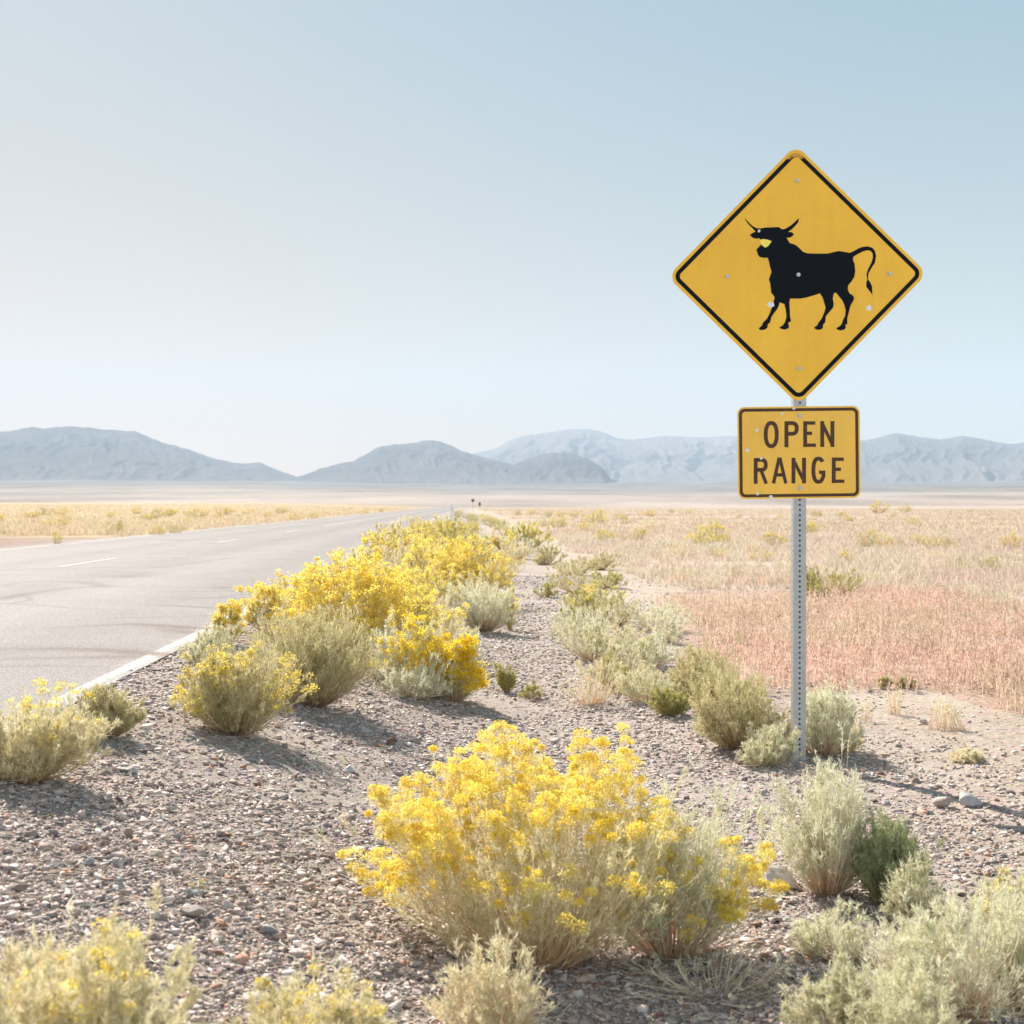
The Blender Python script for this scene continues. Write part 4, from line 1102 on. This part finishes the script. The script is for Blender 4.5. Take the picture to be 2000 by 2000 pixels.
# ------------------------------------------------------------------ dry grass
def grass_field(name, x, y, rng, blades, h, w, c0, c1, spread=0.5, spikes=0, tuft_r=0.04, upright=0.25):
    n = len(x); z = gz(x, y)
    N_ = n * blades
    ti = np.repeat(np.arange(n), blades)
    a = rng.uniform(0, 6.28, N_); rr = tuft_r * rng.random(N_) * (w[ti] / w.mean())
    o = np.stack([x[ti] + rr * np.cos(a), y[ti] + rr * np.sin(a), z[ti] - 0.005], -1)
    a2 = a + rng.normal(0, 0.6, N_)
    ln = h[ti] * rng.uniform(0.45, 1.1, N_)
    sp = spread * rng.random(N_)
    tip = o + np.stack([np.cos(a2) * sp * ln, np.sin(a2) * sp * ln, ln * np.sqrt(np.clip(1 - sp ** 2 * 0.7, 0.1, 1))], -1)
    mid = o * 0.45 + tip * 0.55 + np.stack([-np.cos(a2), -np.sin(a2), a2 * 0], -1) * (ln * 0.06)[:, None]
    tt = np.clip(rng.random(n)[ti] * 0.7 + rng.random(N_) * 0.3, 0, 1)
    C = lerpc(c0, c1, tt) * np.array([0.80, 0.77, 0.74]) * rng.uniform(0.8, 1.15, N_)[:, None]
    V, Q, Cc = ribbons(np.stack([o, mid, tip], 1), np.stack([w[ti], w[ti] * 0.9, w[ti] * 0.35], 1), rng, C)
    if spikes:
        k = N_ * spikes; bi = rng.integers(0, N_, k); f = rng.uniform(0.2, 1.0, k)
        P = o[bi] * (1 - f)[:, None] + tip[bi] * f[:, None]
        D = unit(unit(tip - o)[bi] + rng.normal(0, 0.45, (k, 3)) * np.array([1, 1, 0.4]))
        V2, Q2, C2 = leaves(P, D, rng.uniform(0.018, 0.045, k), w[ti][bi] * rng.uniform(0.9, 1.6, k), rng, C[bi] * rng.uniform(0.9, 1.15, k)[:, None])
        Q = np.vstack([Q, Q2 + len(V)]); V = np.vstack([V, V2]); Cc = np.vstack([Cc, C2])
    tag(mk(name, V, Q, M_GRASS, col=np.clip(Cc, 0, 0.9)), kind="stuff")

def build_grass():
    rng = np.random.default_rng(91)
    # reddish stalks
    x, y = scatter(rng, 60000, 8.5, 30, 27)
    px, py = pix(x, y, gz(x, y))
    w = fbm(x * 0.7, y * 0.7, 71, 3)
    m = in_poly(px + (w - 0.5) * 200, py + (fbm(x * 0.9, y * 0.9, 72, 3) - 0.5) * 110, RED) & (y < 24)
    m &= rng.random(len(x)) < np.clip(2.4 * (fbm(x * 1.1, y * 1.1, 73, 4) - 0.18), 0.05, 1)
    x, y = x[m], y[m]
    hue = fbm(x * 0.45, y * 0.45, 74, 3)
    for k, (sel, c0, c1) in enumerate([(hue > 0.54, (0.86, 0.60, 0.49), (0.92, 0.75, 0.64)), (hue <= 0.54, (0.78, 0.60, 0.45), (0.88, 0.76, 0.62))]):
        n = sel.sum(); d = np.hypot(x[sel], y[sel])
        grass_field("reddish_grass" if k == 0 else "straw_grass", x[sel], y[sel], rng, 2, rng.uniform(0.07, 0.2, n) * (0.55 + 0.95 * fbm(x[sel] * 1.6, y[sel] * 1.6, 75, 3)), 0.0035 + 0.00022 * d, c0, c1, 0.35, 5)
    # open grassland right of the road
    x, y = scatter(rng, 100000, 13, 75, 26)
    L = lat(x, y); px, py = pix(x, y, gz(x, y))
    w = fbm(x * 0.4, y * 0.4, 81, 3)
    m = (L > 3.0 + (w - 0.5) * 1.5) & ((~in_poly(px, py, RED)) | (y > 22)) & (py < 1172 + (w - 0.5) * 60)
    m &= rng.random(len(x)) < np.clip(2.6 * (fbm(x * 0.35, y * 0.6, 82, 4) - 0.22), 0.03, 1)
    x, y = x[m], y[m]; n = len(x); d = np.hypot(x, y)
    hue = fbm(x * 0.12, y * 0.2, 83, 3)
    for sel, c0, c1, nm in [(hue > 0.52, (0.72, 0.56, 0.47), (0.86, 0.74, 0.64), "pinkish_grass"), (hue <= 0.52, (0.70, 0.59, 0.46), (0.86, 0.78, 0.66), "tan_grass")]:
        k = sel.sum()
        grass_field(nm, x[sel], y[sel], rng, 4, rng.uniform(0.07, 0.2, k), 0.003 + 0.00028 * d[sel], c0, c1, 0.75, 0, 0.08)
    # distant grassland, both sides
    x, y = scatter(rng, 60000, 60, 420, 26)
    L = lat(x, y)
    m = ((L > 4) | (L < -11)) & (rng.random(len(x)) < np.clip(3.0 * (fbm(x * 0.06, y * 0.12, 84, 4) - 0.3), 0.02, 1))
    x, y = x[m], y[m]; d = np.hypot(x, y); lf = lat(x, y) < 0
    for sel, c0, c1, nm in [(lf, (0.74, 0.60, 0.41), (0.86, 0.75, 0.57), "golden_grass"), (~lf, (0.68, 0.55, 0.42), (0.84, 0.73, 0.58), "tan_grass")]:
        k = sel.sum()
        grass_field(nm, x[sel], y[sel], rng, 4, rng.uniform(0.10, 0.24, k), 0.012 + 0.00030 * d[sel], c0, c1, 0.9, 0, 0.4)
    x, y = scatter(rng, 40000, 40, 75, 26)
    L = lat(x, y); w = fbm(x * 0.2, y * 0.2, 85, 3)
    m = (L < -10.5) & (np.hypot(x, y) > 50 + (w - 0.5) * 12)
    x, y = x[m], y[m]; k = len(x)
    grass_field("golden_grass", x, y, rng, 4, rng.uniform(0.12, 0.3, k), np.full(k, 0.022), (0.74, 0.60, 0.41), (0.86, 0.75, 0.57), 0.8, 0, 0.2)
build_grass()

def litter():
    rng = np.random.default_rng(17)
    x, y = scatter(rng, 20000, 2.5, 18, 26)
    L = lat(x, y); m = L > E_R + 0.15; x, y = x[m], y[m]
    # gather more around the feet of the near shrubs
    ex = []; ey = []
    for o in B:
        if o.location.y < 16:
            k = 90; ex.append(o.location.x + rng.normal(0, 0.16, k)); ey.append(o.location.y + rng.normal(-0.02, 0.13, k))
    x = np.concatenate([x] + ex); y = np.concatenate([y] + ey); n = len(x)
    L = lat(x, y); m = L > E_R + 0.05; x, y = x[m], y[m]; n = len(x)
    a = rng.uniform(0, 6.28, n); ln = np.exp(rng.normal(math.log(0.035), 0.5, n))
    dx, dy = np.cos(a) * ln / 2, np.sin(a) * ln / 2
    z = gz(x, y) + rng.uniform(0.004, 0.016, n)
    P = np.stack([np.stack([x - dx, y - dy, z + rng.uniform(-0.003, 0.01, n)], -1), np.stack([x + rng.normal(0, .004, n), y + rng.normal(0, .004, n), z + 0.004], -1),
                  np.stack([x + dx, y + dy, z + rng.uniform(-0.003, 0.01, n)], -1)], 1)
    C = lerpc((0.30, 0.20, 0.15), (0.84, 0.76, 0.64), rng.random(n) ** 0.8)
    V, Q, Cc = ribbons(P, np.full((n, 3), 0.0018) * rng.uniform(0.7, 1.8, n)[:, None], rng, C)
    tag(mk("dry_litter", V, Q, M_STEM, col=Cc), kind="stuff")
litter()

# ------------------------------------------------------------------ the road sign
M_YEL = plain("sign_sheeting_yellow", (0.985, 0.565, 0.06), 0.5, wscale=2.5, spec=0.25)
M_YEL2 = plain("sign_sheeting_yellow_worn", (0.95, 0.57, 0.085), 0.5, wear=((0.80, 0.62, 0.30), 45, 0.70), wscale=3, spec=0.4)
M_BLK = plain("sign_ink_black", (0.005, 0.008, 0.013), 0.55, wear=((0.35, 0.22, 0.06), 60, 0.72), wscale=20, spec=0.08)
M_BRN = plain("sign_ink_faded_brown", (0.085, 0.045, 0.028), 0.6, wear=((0.55, 0.34, 0.08), 70, 0.62), wscale=30, spec=0.2)
M_GALV = plain("galvanised_steel", (0.40, 0.42, 0.43), 0.45, 0.55, wscale=25, bump=0.1)
M_BOLT = plain("bolt_zinc", (0.50, 0.50, 0.48), 0.4, 0.6, wscale=60)
M_BARE = plain("bare_dented_metal", (0.82, 0.83, 0.85), 0.55, 0.15, wscale=80, bump=0.3)
M_STICK = plain("fresh_yellow_patch", (0.97, 0.78, 0.10), 0.4, wscale=20)
def sheeting(m, amount=0.10):
    """fine slanting cell pattern and faint dust runs of reflective sheeting"""
    nt = m.node_tree; b = nt.nodes["Principled BSDF"]; src = b.inputs['Base Color'].links[0].from_socket
    tc = N(nt, "ShaderNodeTexCoord"); mp = N(nt, "ShaderNodeMapping"); mp.inputs['Rotation'].default_value = (0, math.radians(35), 0)
    nt.links.new(tc.outputs['Object'], mp.inputs[0])
    w = N(nt, "ShaderNodeTexWave"); w.inputs['Scale'].default_value = 28; w.inputs['Distortion'].default_value = 2.5; w.inputs['Detail'].default_value = 3; w.inputs['Detail Scale'].default_value = 3
    nt.links.new(mp.outputs[0], w.inputs['Vector'])
    c = mixc(nt, src, ramp(nt, w.outputs[0], [(0.0, (1 - amount, 1 - amount * 1.2, 1 - amount * 1.5)), (1.0, (1, 1, 1))]).outputs[0], 1.0)
    mp2 = N(nt, "ShaderNodeMapping"); mp2.inputs['Scale'].default_value = (14, 14, 1.6); nt.links.new(tc.outputs['Object'], mp2.inputs[0])
    n = N(nt, "ShaderNodeTexNoise"); n.inputs['Scale'].default_value = 1.4; n.inputs['Detail'].default_value = 5; nt.links.new(mp2.outputs[0], n.inputs['Vector'])
    c = mixc(nt, c, ramp(nt, n.outputs[0], [(0.45, (1, 1, 1)), (0.75, (0.95, 0.945, 0.95))]).outputs[0], 1.0)
    nt.links.new(c, b.inputs['Base Color'])
sheeting(M_YEL); sheeting(M_YEL2, 0.07)
def border_mat():
    """black border, rubbed off at the topmost corner"""
    m, nt, b, out = newmat("sign_border_black")
    tc = N(nt, "ShaderNodeTexCoord"); sx = N(nt, "ShaderNodeSeparateXYZ"); nt.links.new(tc.outputs['Object'], sx.inputs[0])
    n = noise(nt, 35, 5, 0.75)
    a = N(nt, "ShaderNodeMath", operation='MULTIPLY_ADD'); nt.links.new(n.outputs[0], a.inputs[0]); a.inputs[1].default_value = 0.10; nt.links.new(sx.outputs[2], a.inputs[2])
    r = ramp(nt, a.outputs[0], [(0.625, (0, 0, 0)), (0.640, (1, 1, 1))])
    c = mixc(nt, (0.006, 0.008, 0.011), (0.62, 0.34, 0.06), r.outputs[0], 'MIX')
    nt.links.new(c, b.inputs['Base Color']); b.inputs['Roughness'].default_value = 0.55; b.inputs['Specular IOR Level'].default_value = 0.1
    return m
M_BORD = border_mat()
SY = 7.28                                     # plane of the sign faces
MPP = SY / F

def rrect(hw, hh, r, seg=8):
    pts = []
    for cx, cy, a0 in ((hw - r, hh - r, 0), (-hw + r, hh - r, 90), (-hw + r, -hh + r, 180), (hw - r, -hh + r, 270)):
        for i in range(seg + 1):
            a = math.radians(a0 + 90 * i / seg)
            pts.append((cx + r * math.cos(a), cy + r * math.sin(a)))
    return pts
def rot2(p, a):
    c, s = math.cos(a), math.sin(a)
    return [(x * c - y * s, x * s + y * c) for x, y in p]

def flat_poly(bm, pts, off, th=0.0006, dent=None):
    """a thin plate whose front faces -Y; off = how far it stands in front of the sign plane"""
    f = [bm.verts.new((p[0], -off, p[1])) for p in pts]
    b = [bm.verts.new((p[0], -off + th, p[1])) for p in pts]
    n = len(pts)
    from mathutils.geometry import tessellate_polygon
    for t in tessellate_polygon([[Vector((p[0], p[1], 0)) for p in pts]]):
        bm.faces.new([f[i] for i in t]); bm.faces.new([b[i] for i in reversed(t)])
    for i in range(n): bm.faces.new((f[i], b[i], b[(i + 1) % n], f[(i + 1) % n]))

def ring(bm, outer, inner, off, th=0.0006):
    n = len(outer)
    for i in range(n):
        j = (i + 1) % n
        a = [bm.verts.new((p[0], y, p[1])) for y in (-off, -off + th) for p in (outer[i], outer[j], inner[j], inner[i])]
        bm.faces.new(a[:4][::-1]); bm.faces.new(a[4:])
        bm.faces.new((a[0], a[1], a[5], a[4])); bm.faces.new((a[3], a[7], a[6], a[2]))

def finish(bm, name, mat, parent):
    bmesh.ops.remove_doubles(bm, verts=bm.verts, dist=1e-6)
    bmesh.ops.recalc_face_normals(bm, faces=bm.faces)
    return bm_obj(name, bm, mat, parent)

def bolt(parent, u, v, r=0.0085, base=0.0):
    bm = bmesh.new()
    M = Matrix.Translation((u, -base - 0.001, v)) @ Matrix.Rotation(math.radians(90), 4, 'X')
    bmesh.ops.create_cone(bm, cap_ends=True, segments=20, radius1=r * 1.25, radius2=r * 1.15, depth=0.002, matrix=M)
    M2 = Matrix.Translation((u, -base - 0.005, v)) @ Matrix.Rotation(math.radians(90), 4, 'X')
    bmesh.ops.create_cone(bm, cap_ends=True, segments=6, radius1=r * 0.82, radius2=r * 0.78, depth=0.006, matrix=M2)
    bm_obj("bolt", bm, M_BOLT, parent)

def chip(parent, u, v, r, seed, name="bullet_mark"):
    """a bullet dent: ragged rim of bare metal round a shallow pit"""
    rng = np.random.default_rng(seed); bm = bmesh.new(); n = 18
    rr = r * rng.uniform(0.65, 1.25, n)
    c0 = bm.verts.new((u, -0.0004, v))
    r1 = [bm.verts.new((u + 0.45 * r * math.cos(6.283 * i / n), -0.0035, v + 0.45 * r * math.sin(6.283 * i / n))) for i in range(n)]
    r2 = [bm.verts.new((u + rr[i] * math.cos(6.283 * i / n), -0.0010, v + rr[i] * math.sin(6.283 * i / n))) for i in range(n)]
    for i in range(n):
        j = (i + 1) % n
        bm.faces.new((c0, r1[i], r1[j])); bm.faces.new((r1[i], r2[i], r2[j], r1[j]))
    bmesh.ops.recalc_face_normals(bm, faces=bm.faces)
    bm_obj(name, bm, M_BARE, parent)

base_z = float(gz(1.433, SY + 0.035))
sign = empty("road_sign", (1.433, SY + 0.035, base_z))
tag(sign, "yellow diamond cattle warning sign with OPEN RANGE plate on a perforated steel post", "road sign")

# perforated square post: every inch a hole in each face, real wall thickness
def build_post():
    w = 0.0635; cell = 0.0254; hr = 0.0056; ch = 0.02; th = 0.003
    ztop = 2.62 - base_z; nc = int(ztop / cell) + 6; z0 = -5 * cell
    seg = 12
    Vs = []; Qs = []
    def quad(a, b, c, d):
        i = len(Vs); Vs.extend([a, b, c, d]); Qs.append((i, i + 1, i + 2, i + 3))
    def face(tf):
        for k in range(nc):
            zc = z0 + (k + 0.5) * cell
            # solid side strips
            for s0, s1 in ((-w / 2, -ch / 2), (ch / 2, w / 2)):
                for d in (0, th):
                    quad(*[tf(u, v, d) for u, v in ((s0, zc - cell / 2), (s1, zc - cell / 2), (s1, zc + cell / 2), (s0, zc + cell / 2))])
            out = []; inn = []
            for i in range(seg):
                a = 2 * math.pi * (i + 0.5) / seg
                c, s = math.cos(a), math.sin(a)
                m = max(abs(c) / (ch / 2), abs(s) / (cell / 2))
                out.append((c / m, zc + s / m)); inn.append((hr * c, zc + hr * s))
            # corners of the cell square
            for i in range(seg):
                j = (i + 1) % seg
                oi, oj = out[i], out[j]
                for d in (0, th):
                    quad(tf(*oi, d), tf(*oj, d), tf(*inn[j], d), tf(*inn[i], d))
                    if abs(abs(oi[0]) - ch / 2) < 1e-6 and abs(abs(oj[1] - zc) - cell / 2) < 1e-6 or abs(abs(oj[0]) - ch / 2) < 1e-6 and abs(abs(oi[1] - zc) - cell / 2) < 1e-6:
                        cxn = math.copysign(ch / 2, oi[0] if abs(oi[0]) > abs(oj[0]) else oj[0]); czn = zc + math.copysign(cell / 2, (oi[1] + oj[1]) / 2 - zc)
                        quad(tf(*oi, d), tf(cxn, czn, d), tf(*oj, d), tf(*oj, d))
                quad(tf(*inn[i], 0), tf(*inn[j], 0), tf(*inn[j], th), tf(*inn[i], th))
    h = w / 2
    face(lambda u, v, d: (u, -h + d, v)); face(lambda u, v, d: (-u, h - d, v))
    face(lambda u, v, d: (-h + d, -u, v)); face(lambda u, v, d: (h - d, u, v))
    bm = bmesh.new()
    vv = [bm.verts.new(v) for v in Vs]
    for q in Qs:
        try:
            if Vs[q[2]] == Vs[q[3]]: bm.faces.new([vv[q[0]], vv[q[1]], vv[q[2]]])
            else: bm.faces.new([vv[i] for i in q])
        except ValueError: pass
    bmesh.ops.remove_doubles(bm, verts=bm.verts, dist=1e-5)
    bmesh.ops.recalc_face_normals(bm, faces=bm.faces)
    return bm_obj("post", bm, M_GALV, sign)
build_post()

def child_at(name, bm_fn, mat, u_px, v_px, tilt):
    """mesh whose origin lies at picture point (2000 px) on the sign plane"""
    bm = bmesh.new(); bm_fn(bm)
    o = finish(bm, name, mat, sign)
    o.location = ((u_px - 1000) * MPP - 1.433, -0.035, CAM_H + (HZ - v_px) * MPP - base_z)
    o.rotation_euler = (0, -tilt, 0)
    return o
R45 = math.pi / 4
diamond = child_at("diamond_panel", lambda bm: flat_poly(bm, rot2(rrect(0.457, 0.457, 0.057), R45), 0.0, 0.0025), M_YEL, 1557.0, 537.5, math.radians(0.7))
bm = bmesh.new(); ring(bm, rot2(rrect(0.441, 0.441, 0.042), R45), rot2(rrect(0.4205, 0.4205, 0.024), R45), 0.0007)
finish(bm, "border", M_BORD, diamond)
BULL = [(623,558),(650,590),(680,618),(710,632),(735,632),(770,626),(820,625),(855,622),(870,628),(880,638),(905,635),(940,615),(970,590),(990,570),(1001,560),(996,590),(975,615),
        (950,640),(925,657),(945,657),(967,670),(955,688),(935,697),(915,697),(925,715),(938,735),(960,740),(985,752),(1005,770),(1030,795),(1060,806),(1120,808),(1200,808),(1240,798),
        (1280,790),(1320,796),(1355,803),(1385,790),(1420,770),(1450,760),(1485,758),(1515,768),(1532,790),(1540,825),(1532,870),(1510,905),(1488,945),(1483,985),(1500,1010),(1512,1035),
        (1515,1095),(1495,1070),(1472,1040),(1472,1015),(1478,990),(1474,950),(1485,915),(1508,870),(1518,835),(1515,805),(1500,788),(1475,785),(1445,795),(1410,812),(1382,830),(1378,850),
        (1390,880),(1395,930),(1388,970),(1370,1000),(1345,1030),(1343,1060),(1355,1085),(1378,1100),(1388,1118),(1380,1140),(1362,1170),(1352,1210),(1340,1255),(1340,1300),(1325,1305),
        (1330,1325),(1318,1338),(1290,1345),(1265,1335),(1264,1327),(1285,1315),(1300,1300),(1310,1270),(1325,1240),(1328,1200),(1318,1165),(1305,1135),(1280,1105),(1260,1080),(1245,1085),
        (1238,1120),(1245,1160),(1240,1185),(1215,1215),(1190,1245),(1185,1290),(1172,1300),(1168,1328),(1155,1338),(1130,1340),(1110,1330),(1110,1322),(1130,1308),(1138,1290),(1160,1262),
        (1180,1215),(1188,1185),(1178,1150),(1165,1110),(1148,1085),(1110,1098),(1050,1115),(1010,1122),(940,1122),(935,1150),(938,1200),(940,1250),(947,1275),(940,1285),(925,1290),
        (932,1310),(930,1328),(905,1338),(880,1335),(867,1325),(868,1320),(890,1308),(905,1285),(915,1250),(910,1200),(900,1160),(885,1155),(868,1148),(862,1170),(850,1195),(830,1220),
        (810,1250),(800,1290),(785,1300),(782,1325),(765,1338),(735,1342),(722,1334),(722,1328),(745,1308),(750,1290),(780,1260),(800,1220),(815,1180),(822,1150),(832,1115),(825,1100),
        (808,1080),(805,1050),(800,1010),(791,990),(805,950),(810,935),(800,900),(790,855),(782,836),(755,838),(725,830),(713,812),(712,800),(703,785),(712,770),(732,752),(738,735),
        (730,715),(725,700),(700,705),(675,695),(658,678),(680,662),(700,655),(680,635),(655,610),(635,585)]
def crop1(p, tilt=math.radians(0.7)):
    u = (1280 + p[0] / 3.578 - 1557.0) * MPP; v = -(270 + p[1] / 3.578 - 537.5) * MPP
    c, s = math.cos(-tilt), math.sin(-tilt)
    return (u * c - v * s, u * s + v * c)
bm = bmesh.new(); flat_poly(bm, [crop1(p) for p in BULL], 0.0008)
finish(bm, "bull_silhouette", M_BLK, diamond)
PATCH = [(728,712),(750,706),(780,710),(812,722),(800,738),(785,757),(768,766),(752,758),(735,742)]
bm = bmesh.new(); flat_poly(bm, [crop1(p) for p in PATCH], 0.0012)
finish(bm, "yellow_patch", M_STICK, diamond)
for p in ((988, 300), (500, 967), (998, 955), (1635, 948), (1005, 1610)):
    u, v = crop1(p); bolt(diamond, u, v, 0.0085, 0.0012)
for i, (p, r) in enumerate((((803, 1167), 0.017), ((1490, 1187), 0.014), ((723, 650), 0.007))):
    u, v = crop1(p); chip(diamond, u, v, r, 40 + i)

PT = math.radians(0.65)
plate = child_at("lower_panel", lambda bm: flat_poly(bm, rrect(0.305, 0.229, 0.036), 0.0, 0.0025), M_YEL2, 1560.3, 883.8, PT)
bm = bmesh.new(); ring(bm, rrect(0.2965, 0.2205, 0.029), rrect(0.2815, 0.2055, 0.016), 0.0007)
finish(bm, "border", M_BRN, plate)
def crop2(p, tilt=PT):
    u = (1400 + p[0] / 6.0375 - 1560.3) * MPP; v = -(740 + p[1] / 6.0375 - 883.8) * MPP
    c, s = math.cos(-tilt), math.sin(-tilt)
    return (u * c - v * s, u * s + v * c)
def strip(bm, pts, w, off, closed=False):
    """mitred stroke"""
    P = [Vector(crop2(p)) for p in pts]; n = len(P); k = w * MPP / 6.0375 / 2
    Lp = []; Rp = []
    for i in range(n):
        a = P[i - 1] if (i > 0 or closed) else None; b = P[(i + 1) % n] if (i < n - 1 or closed) else None
        d1 = (P[i] - a).normalized() if a is not None else None; d2 = (b - P[i]).normalized() if b is not None else None
        if d1 is None: d1 = d2
        if d2 is None: d2 = d1
        t = (d1 + d2).normalized(); nn = Vector((-t.y, t.x)); m = k / max(0.35, nn.dot(Vector((-d1.y, d1.x))))
        Lp.append(P[i] + nn * m); Rp.append(P[i] - nn * m)
    th = 0.0004
    rngi = range(n) if closed else range(n - 1)
    for i in rngi:
        j = (i + 1) % n
        f = [bm.verts.new((p.x, -off, p.y)) for p in (Lp[i], Lp[j], Rp[j], Rp[i])]
        g = [bm.verts.new((p.x, -off + th, p.y)) for p in (Lp[i], Lp[j], Rp[j], Rp[i])]
        bm.faces.new(f); bm.faces.new(g[::-1])
        for q in range(4): bm.faces.new((f[q], g[q], g[(q + 1) % 4], f[(q + 1) % 4]))
def arc(cx, cy, rx, ry, a0, a1, n=10, e=0.8):
    out = []
    for i in range(n + 1):
        a = math.radians(a0 + (a1 - a0) * i / n); c, s = math.cos(a), math.sin(a)
        out.append((cx + rx * math.copysign(abs(c) ** e, c), cy - ry * math.copysign(abs(s) ** e, s)))
    return out
W = 46
LET = {
 'O1': [(arc(641, 657, 65, 137, 0, 348, 28, 0.85), True)],
 'P1': [([(820, 500), (820, 806)], False), ([(836, 522)] + arc(880, 585, 62, 63, 90, -90, 10, 0.8) + [(836, 648)], False)],
 'E1': [([(1041, 500), (1041, 804)], False), ([(1030, 521), (1160, 521)], False), ([(1040, 642), (1122, 642)], False), ([(1030, 782), (1167, 782)], False)],
 'N1': [([(1242, 498), (1242, 803)], False), ([(1362, 498), (1362, 803)], False), ([(1236, 512), (1368, 790)], False)],
 'R2': [([(458, 934), (458, 1237)], False), ([(470, 955)] + arc(525, 1014, 52, 59, 90, -90, 10, 0.8) + [(470, 1073)], False), ([(520, 1075), (583, 1236)], False)],
 'A2': [([(735, 928), (668, 1233)], False), ([(742, 928), (813, 1233)], False), ([(700, 1132), (785, 1132)], False)],
 'N2': [([(903, 930), (903, 1233)], False), ([(1028, 930), (1028, 1233)], False), ([(897, 944), (1034, 1220)], False)],
 'G2': [(arc(1198, 1077, 60, 137, 42, 318, 24, 0.82) + [(1257, 1145), (1257, 1098)], False), ([(1205, 1101), (1280, 1101)], False)],
 'E2': [([(1378, 927), (1378, 1229)], False), ([(1367, 948), (1496, 948)], False), ([(1378, 1066), (1463, 1066)], False), ([(1367, 1207), (1503, 1207)], False)],
}
for key, strokes in LET.items():
    bm = bmesh.new()
    for i, (pts, closed) in enumerate(strokes):
        wdt = W if (abs(pts[0][0] - pts[-1][0]) < 8 or closed or len(pts) > 4) else 40
        strip(bm, pts, wdt, 0.0008 + 0.00012 * i, closed)
    bmesh.ops.recalc_face_normals(bm, faces=bm.faces)
    bm_obj("letter", bm, M_BRN, plate)
for p in ((972, 435), (982, 1287)):
    u, v = crop2(p); bolt(plate, u, v, 0.0088, 0.0008)
for i, (p, r) in enumerate((((765, 412), 0.008), ((470, 605), 0.009), ((360, 838), 0.010), ((522, 937), 0.008), ((483, 1355), 0.007), ((640, 1398), 0.010), ((905, 352), 0.008), ((1557, 462), 0.004))):
    u, v = crop2(p); chip(plate, u, v, r, 70 + i)

# ------------------------------------------------------------------ marker post and far road furniture
def marker_post():
    y = 37.0; x = (883.5 - 1000) / F * y; z = float(gz(x, y))
    r = empty("marker_post", (x, y, z))
    bm = bmesh.new()
    # slightly curved flexible blade with a rounded top
    n = 8; hw = 0.048; top = CAM_H + (HZ - 984.0) * y / F - z
    prof = [(-hw + 2 * hw * i / n, -0.012 * (1 - (2 * i / n - 1) ** 2)) for i in range(n + 1)]
    rows = []
    for k, h in enumerate((0 - 0.1, top * 0.5, top - 0.03, top - 0.012, top)):
        s = (1, 1, 1, 0.92, 0.7)[k]
        rows.append([[bm.verts.new((px_ * s, py_ + d, h)) for px_, py_ in prof] for d in (0, 0.006)])
    for k in range(4):
        for d in (0, 1):
            for i in range(n): bm.faces.new((rows[k][d][i], rows[k][d][i + 1], rows[k + 1][d][i + 1], rows[k + 1][d][i]))
        for i in (0, n): bm.faces.new((rows[k][0][i], rows[k][1][i], rows[k + 1][1][i], rows[k + 1][0][i]))
    for i in range(n): bm.faces.new((rows[4][0][i], rows[4][0][i + 1], rows[4][1][i + 1], rows[4][1][i]))
    bmesh.ops.recalc_face_normals(bm, faces=bm.faces)
    bm_obj("post", bm, plain("marker_white", (0.82, 0.82, 0.82), 0.5, wscale=8), r)
    bm = bmesh.new()
    M = Matrix.Translation((0, -0.016, top - 0.14)); bmesh.ops.create_cube(bm, size=1, matrix=M @ Matrix.Diagonal((0.07, 0.004, 0.12, 1)))
    bmesh.ops.bevel(bm, geom=bm.edges[:], offset=0.0015, segments=1, affect='EDGES')
    bm_obj("reflector", bm, plain("reflector_pale", (0.75, 0.76, 0.78), 0.25, wscale=30), r)
    tag(r, "thin white marker post standing in the yellow shrubs beside the road", "marker post")
marker_post()

M_DARK = plain("sign_back_grey", (0.10, 0.11, 0.12), 0.5, 0.3, wscale=5)
def far_sign(px, ytop, ybot, w_px, d, label, kind):
    x = (px - 1000) / F * d; z = float(gz(x, d)) if lat(x, d) > E_R else 0
    r = empty("far_sign", (x, d, z))
    zt = CAM_H + (HZ - ytop) * d / F - z; zb = CAM_H + (HZ - ybot) * d / F - z; hw = w_px / 2 * d / F
    bm = bmesh.new()
    hh = (zt - zb) / 2
    pts = rot2(rrect(hw * 0.75, hw * 0.75, hw * 0.1, 3), R45) if kind == 'diamond' else rrect(hw, hh, hw * 0.15, 3)
    flat_poly(bm, pts, 0.0, 0.006)
    bmesh.ops.translate(bm, vec=(0, 0, (zt + zb) / 2), verts=bm.verts)
    bmesh.ops.recalc_face_normals(bm, faces=bm.faces)
    bm_obj("panel", bm, M_DARK, r)
    bm = bmesh.new()
    bmesh.ops.create_cube(bm, size=1, matrix=Matrix.Translation((0, 0.05, (zt - 0.1) / 2 - 0.1)) @ Matrix.Diagonal((0.07, 0.07, zt + 0.1, 1)))
    bmesh.ops.bevel(bm, geom=bm.edges[:], offset=0.008, segments=1, affect='EDGES')
    bm_obj("post", bm, M_GALV, r)
    tag(r, label, "road sign")
far_sign(923.5, 973.5, 981.5, 7.5, 260, "far dark diamond sign by the road, left of the two", 'diamond')
far_sign(937, 981, 988, 4.5, 330, "smaller far dark sign by the road, right of the two", 'rect')
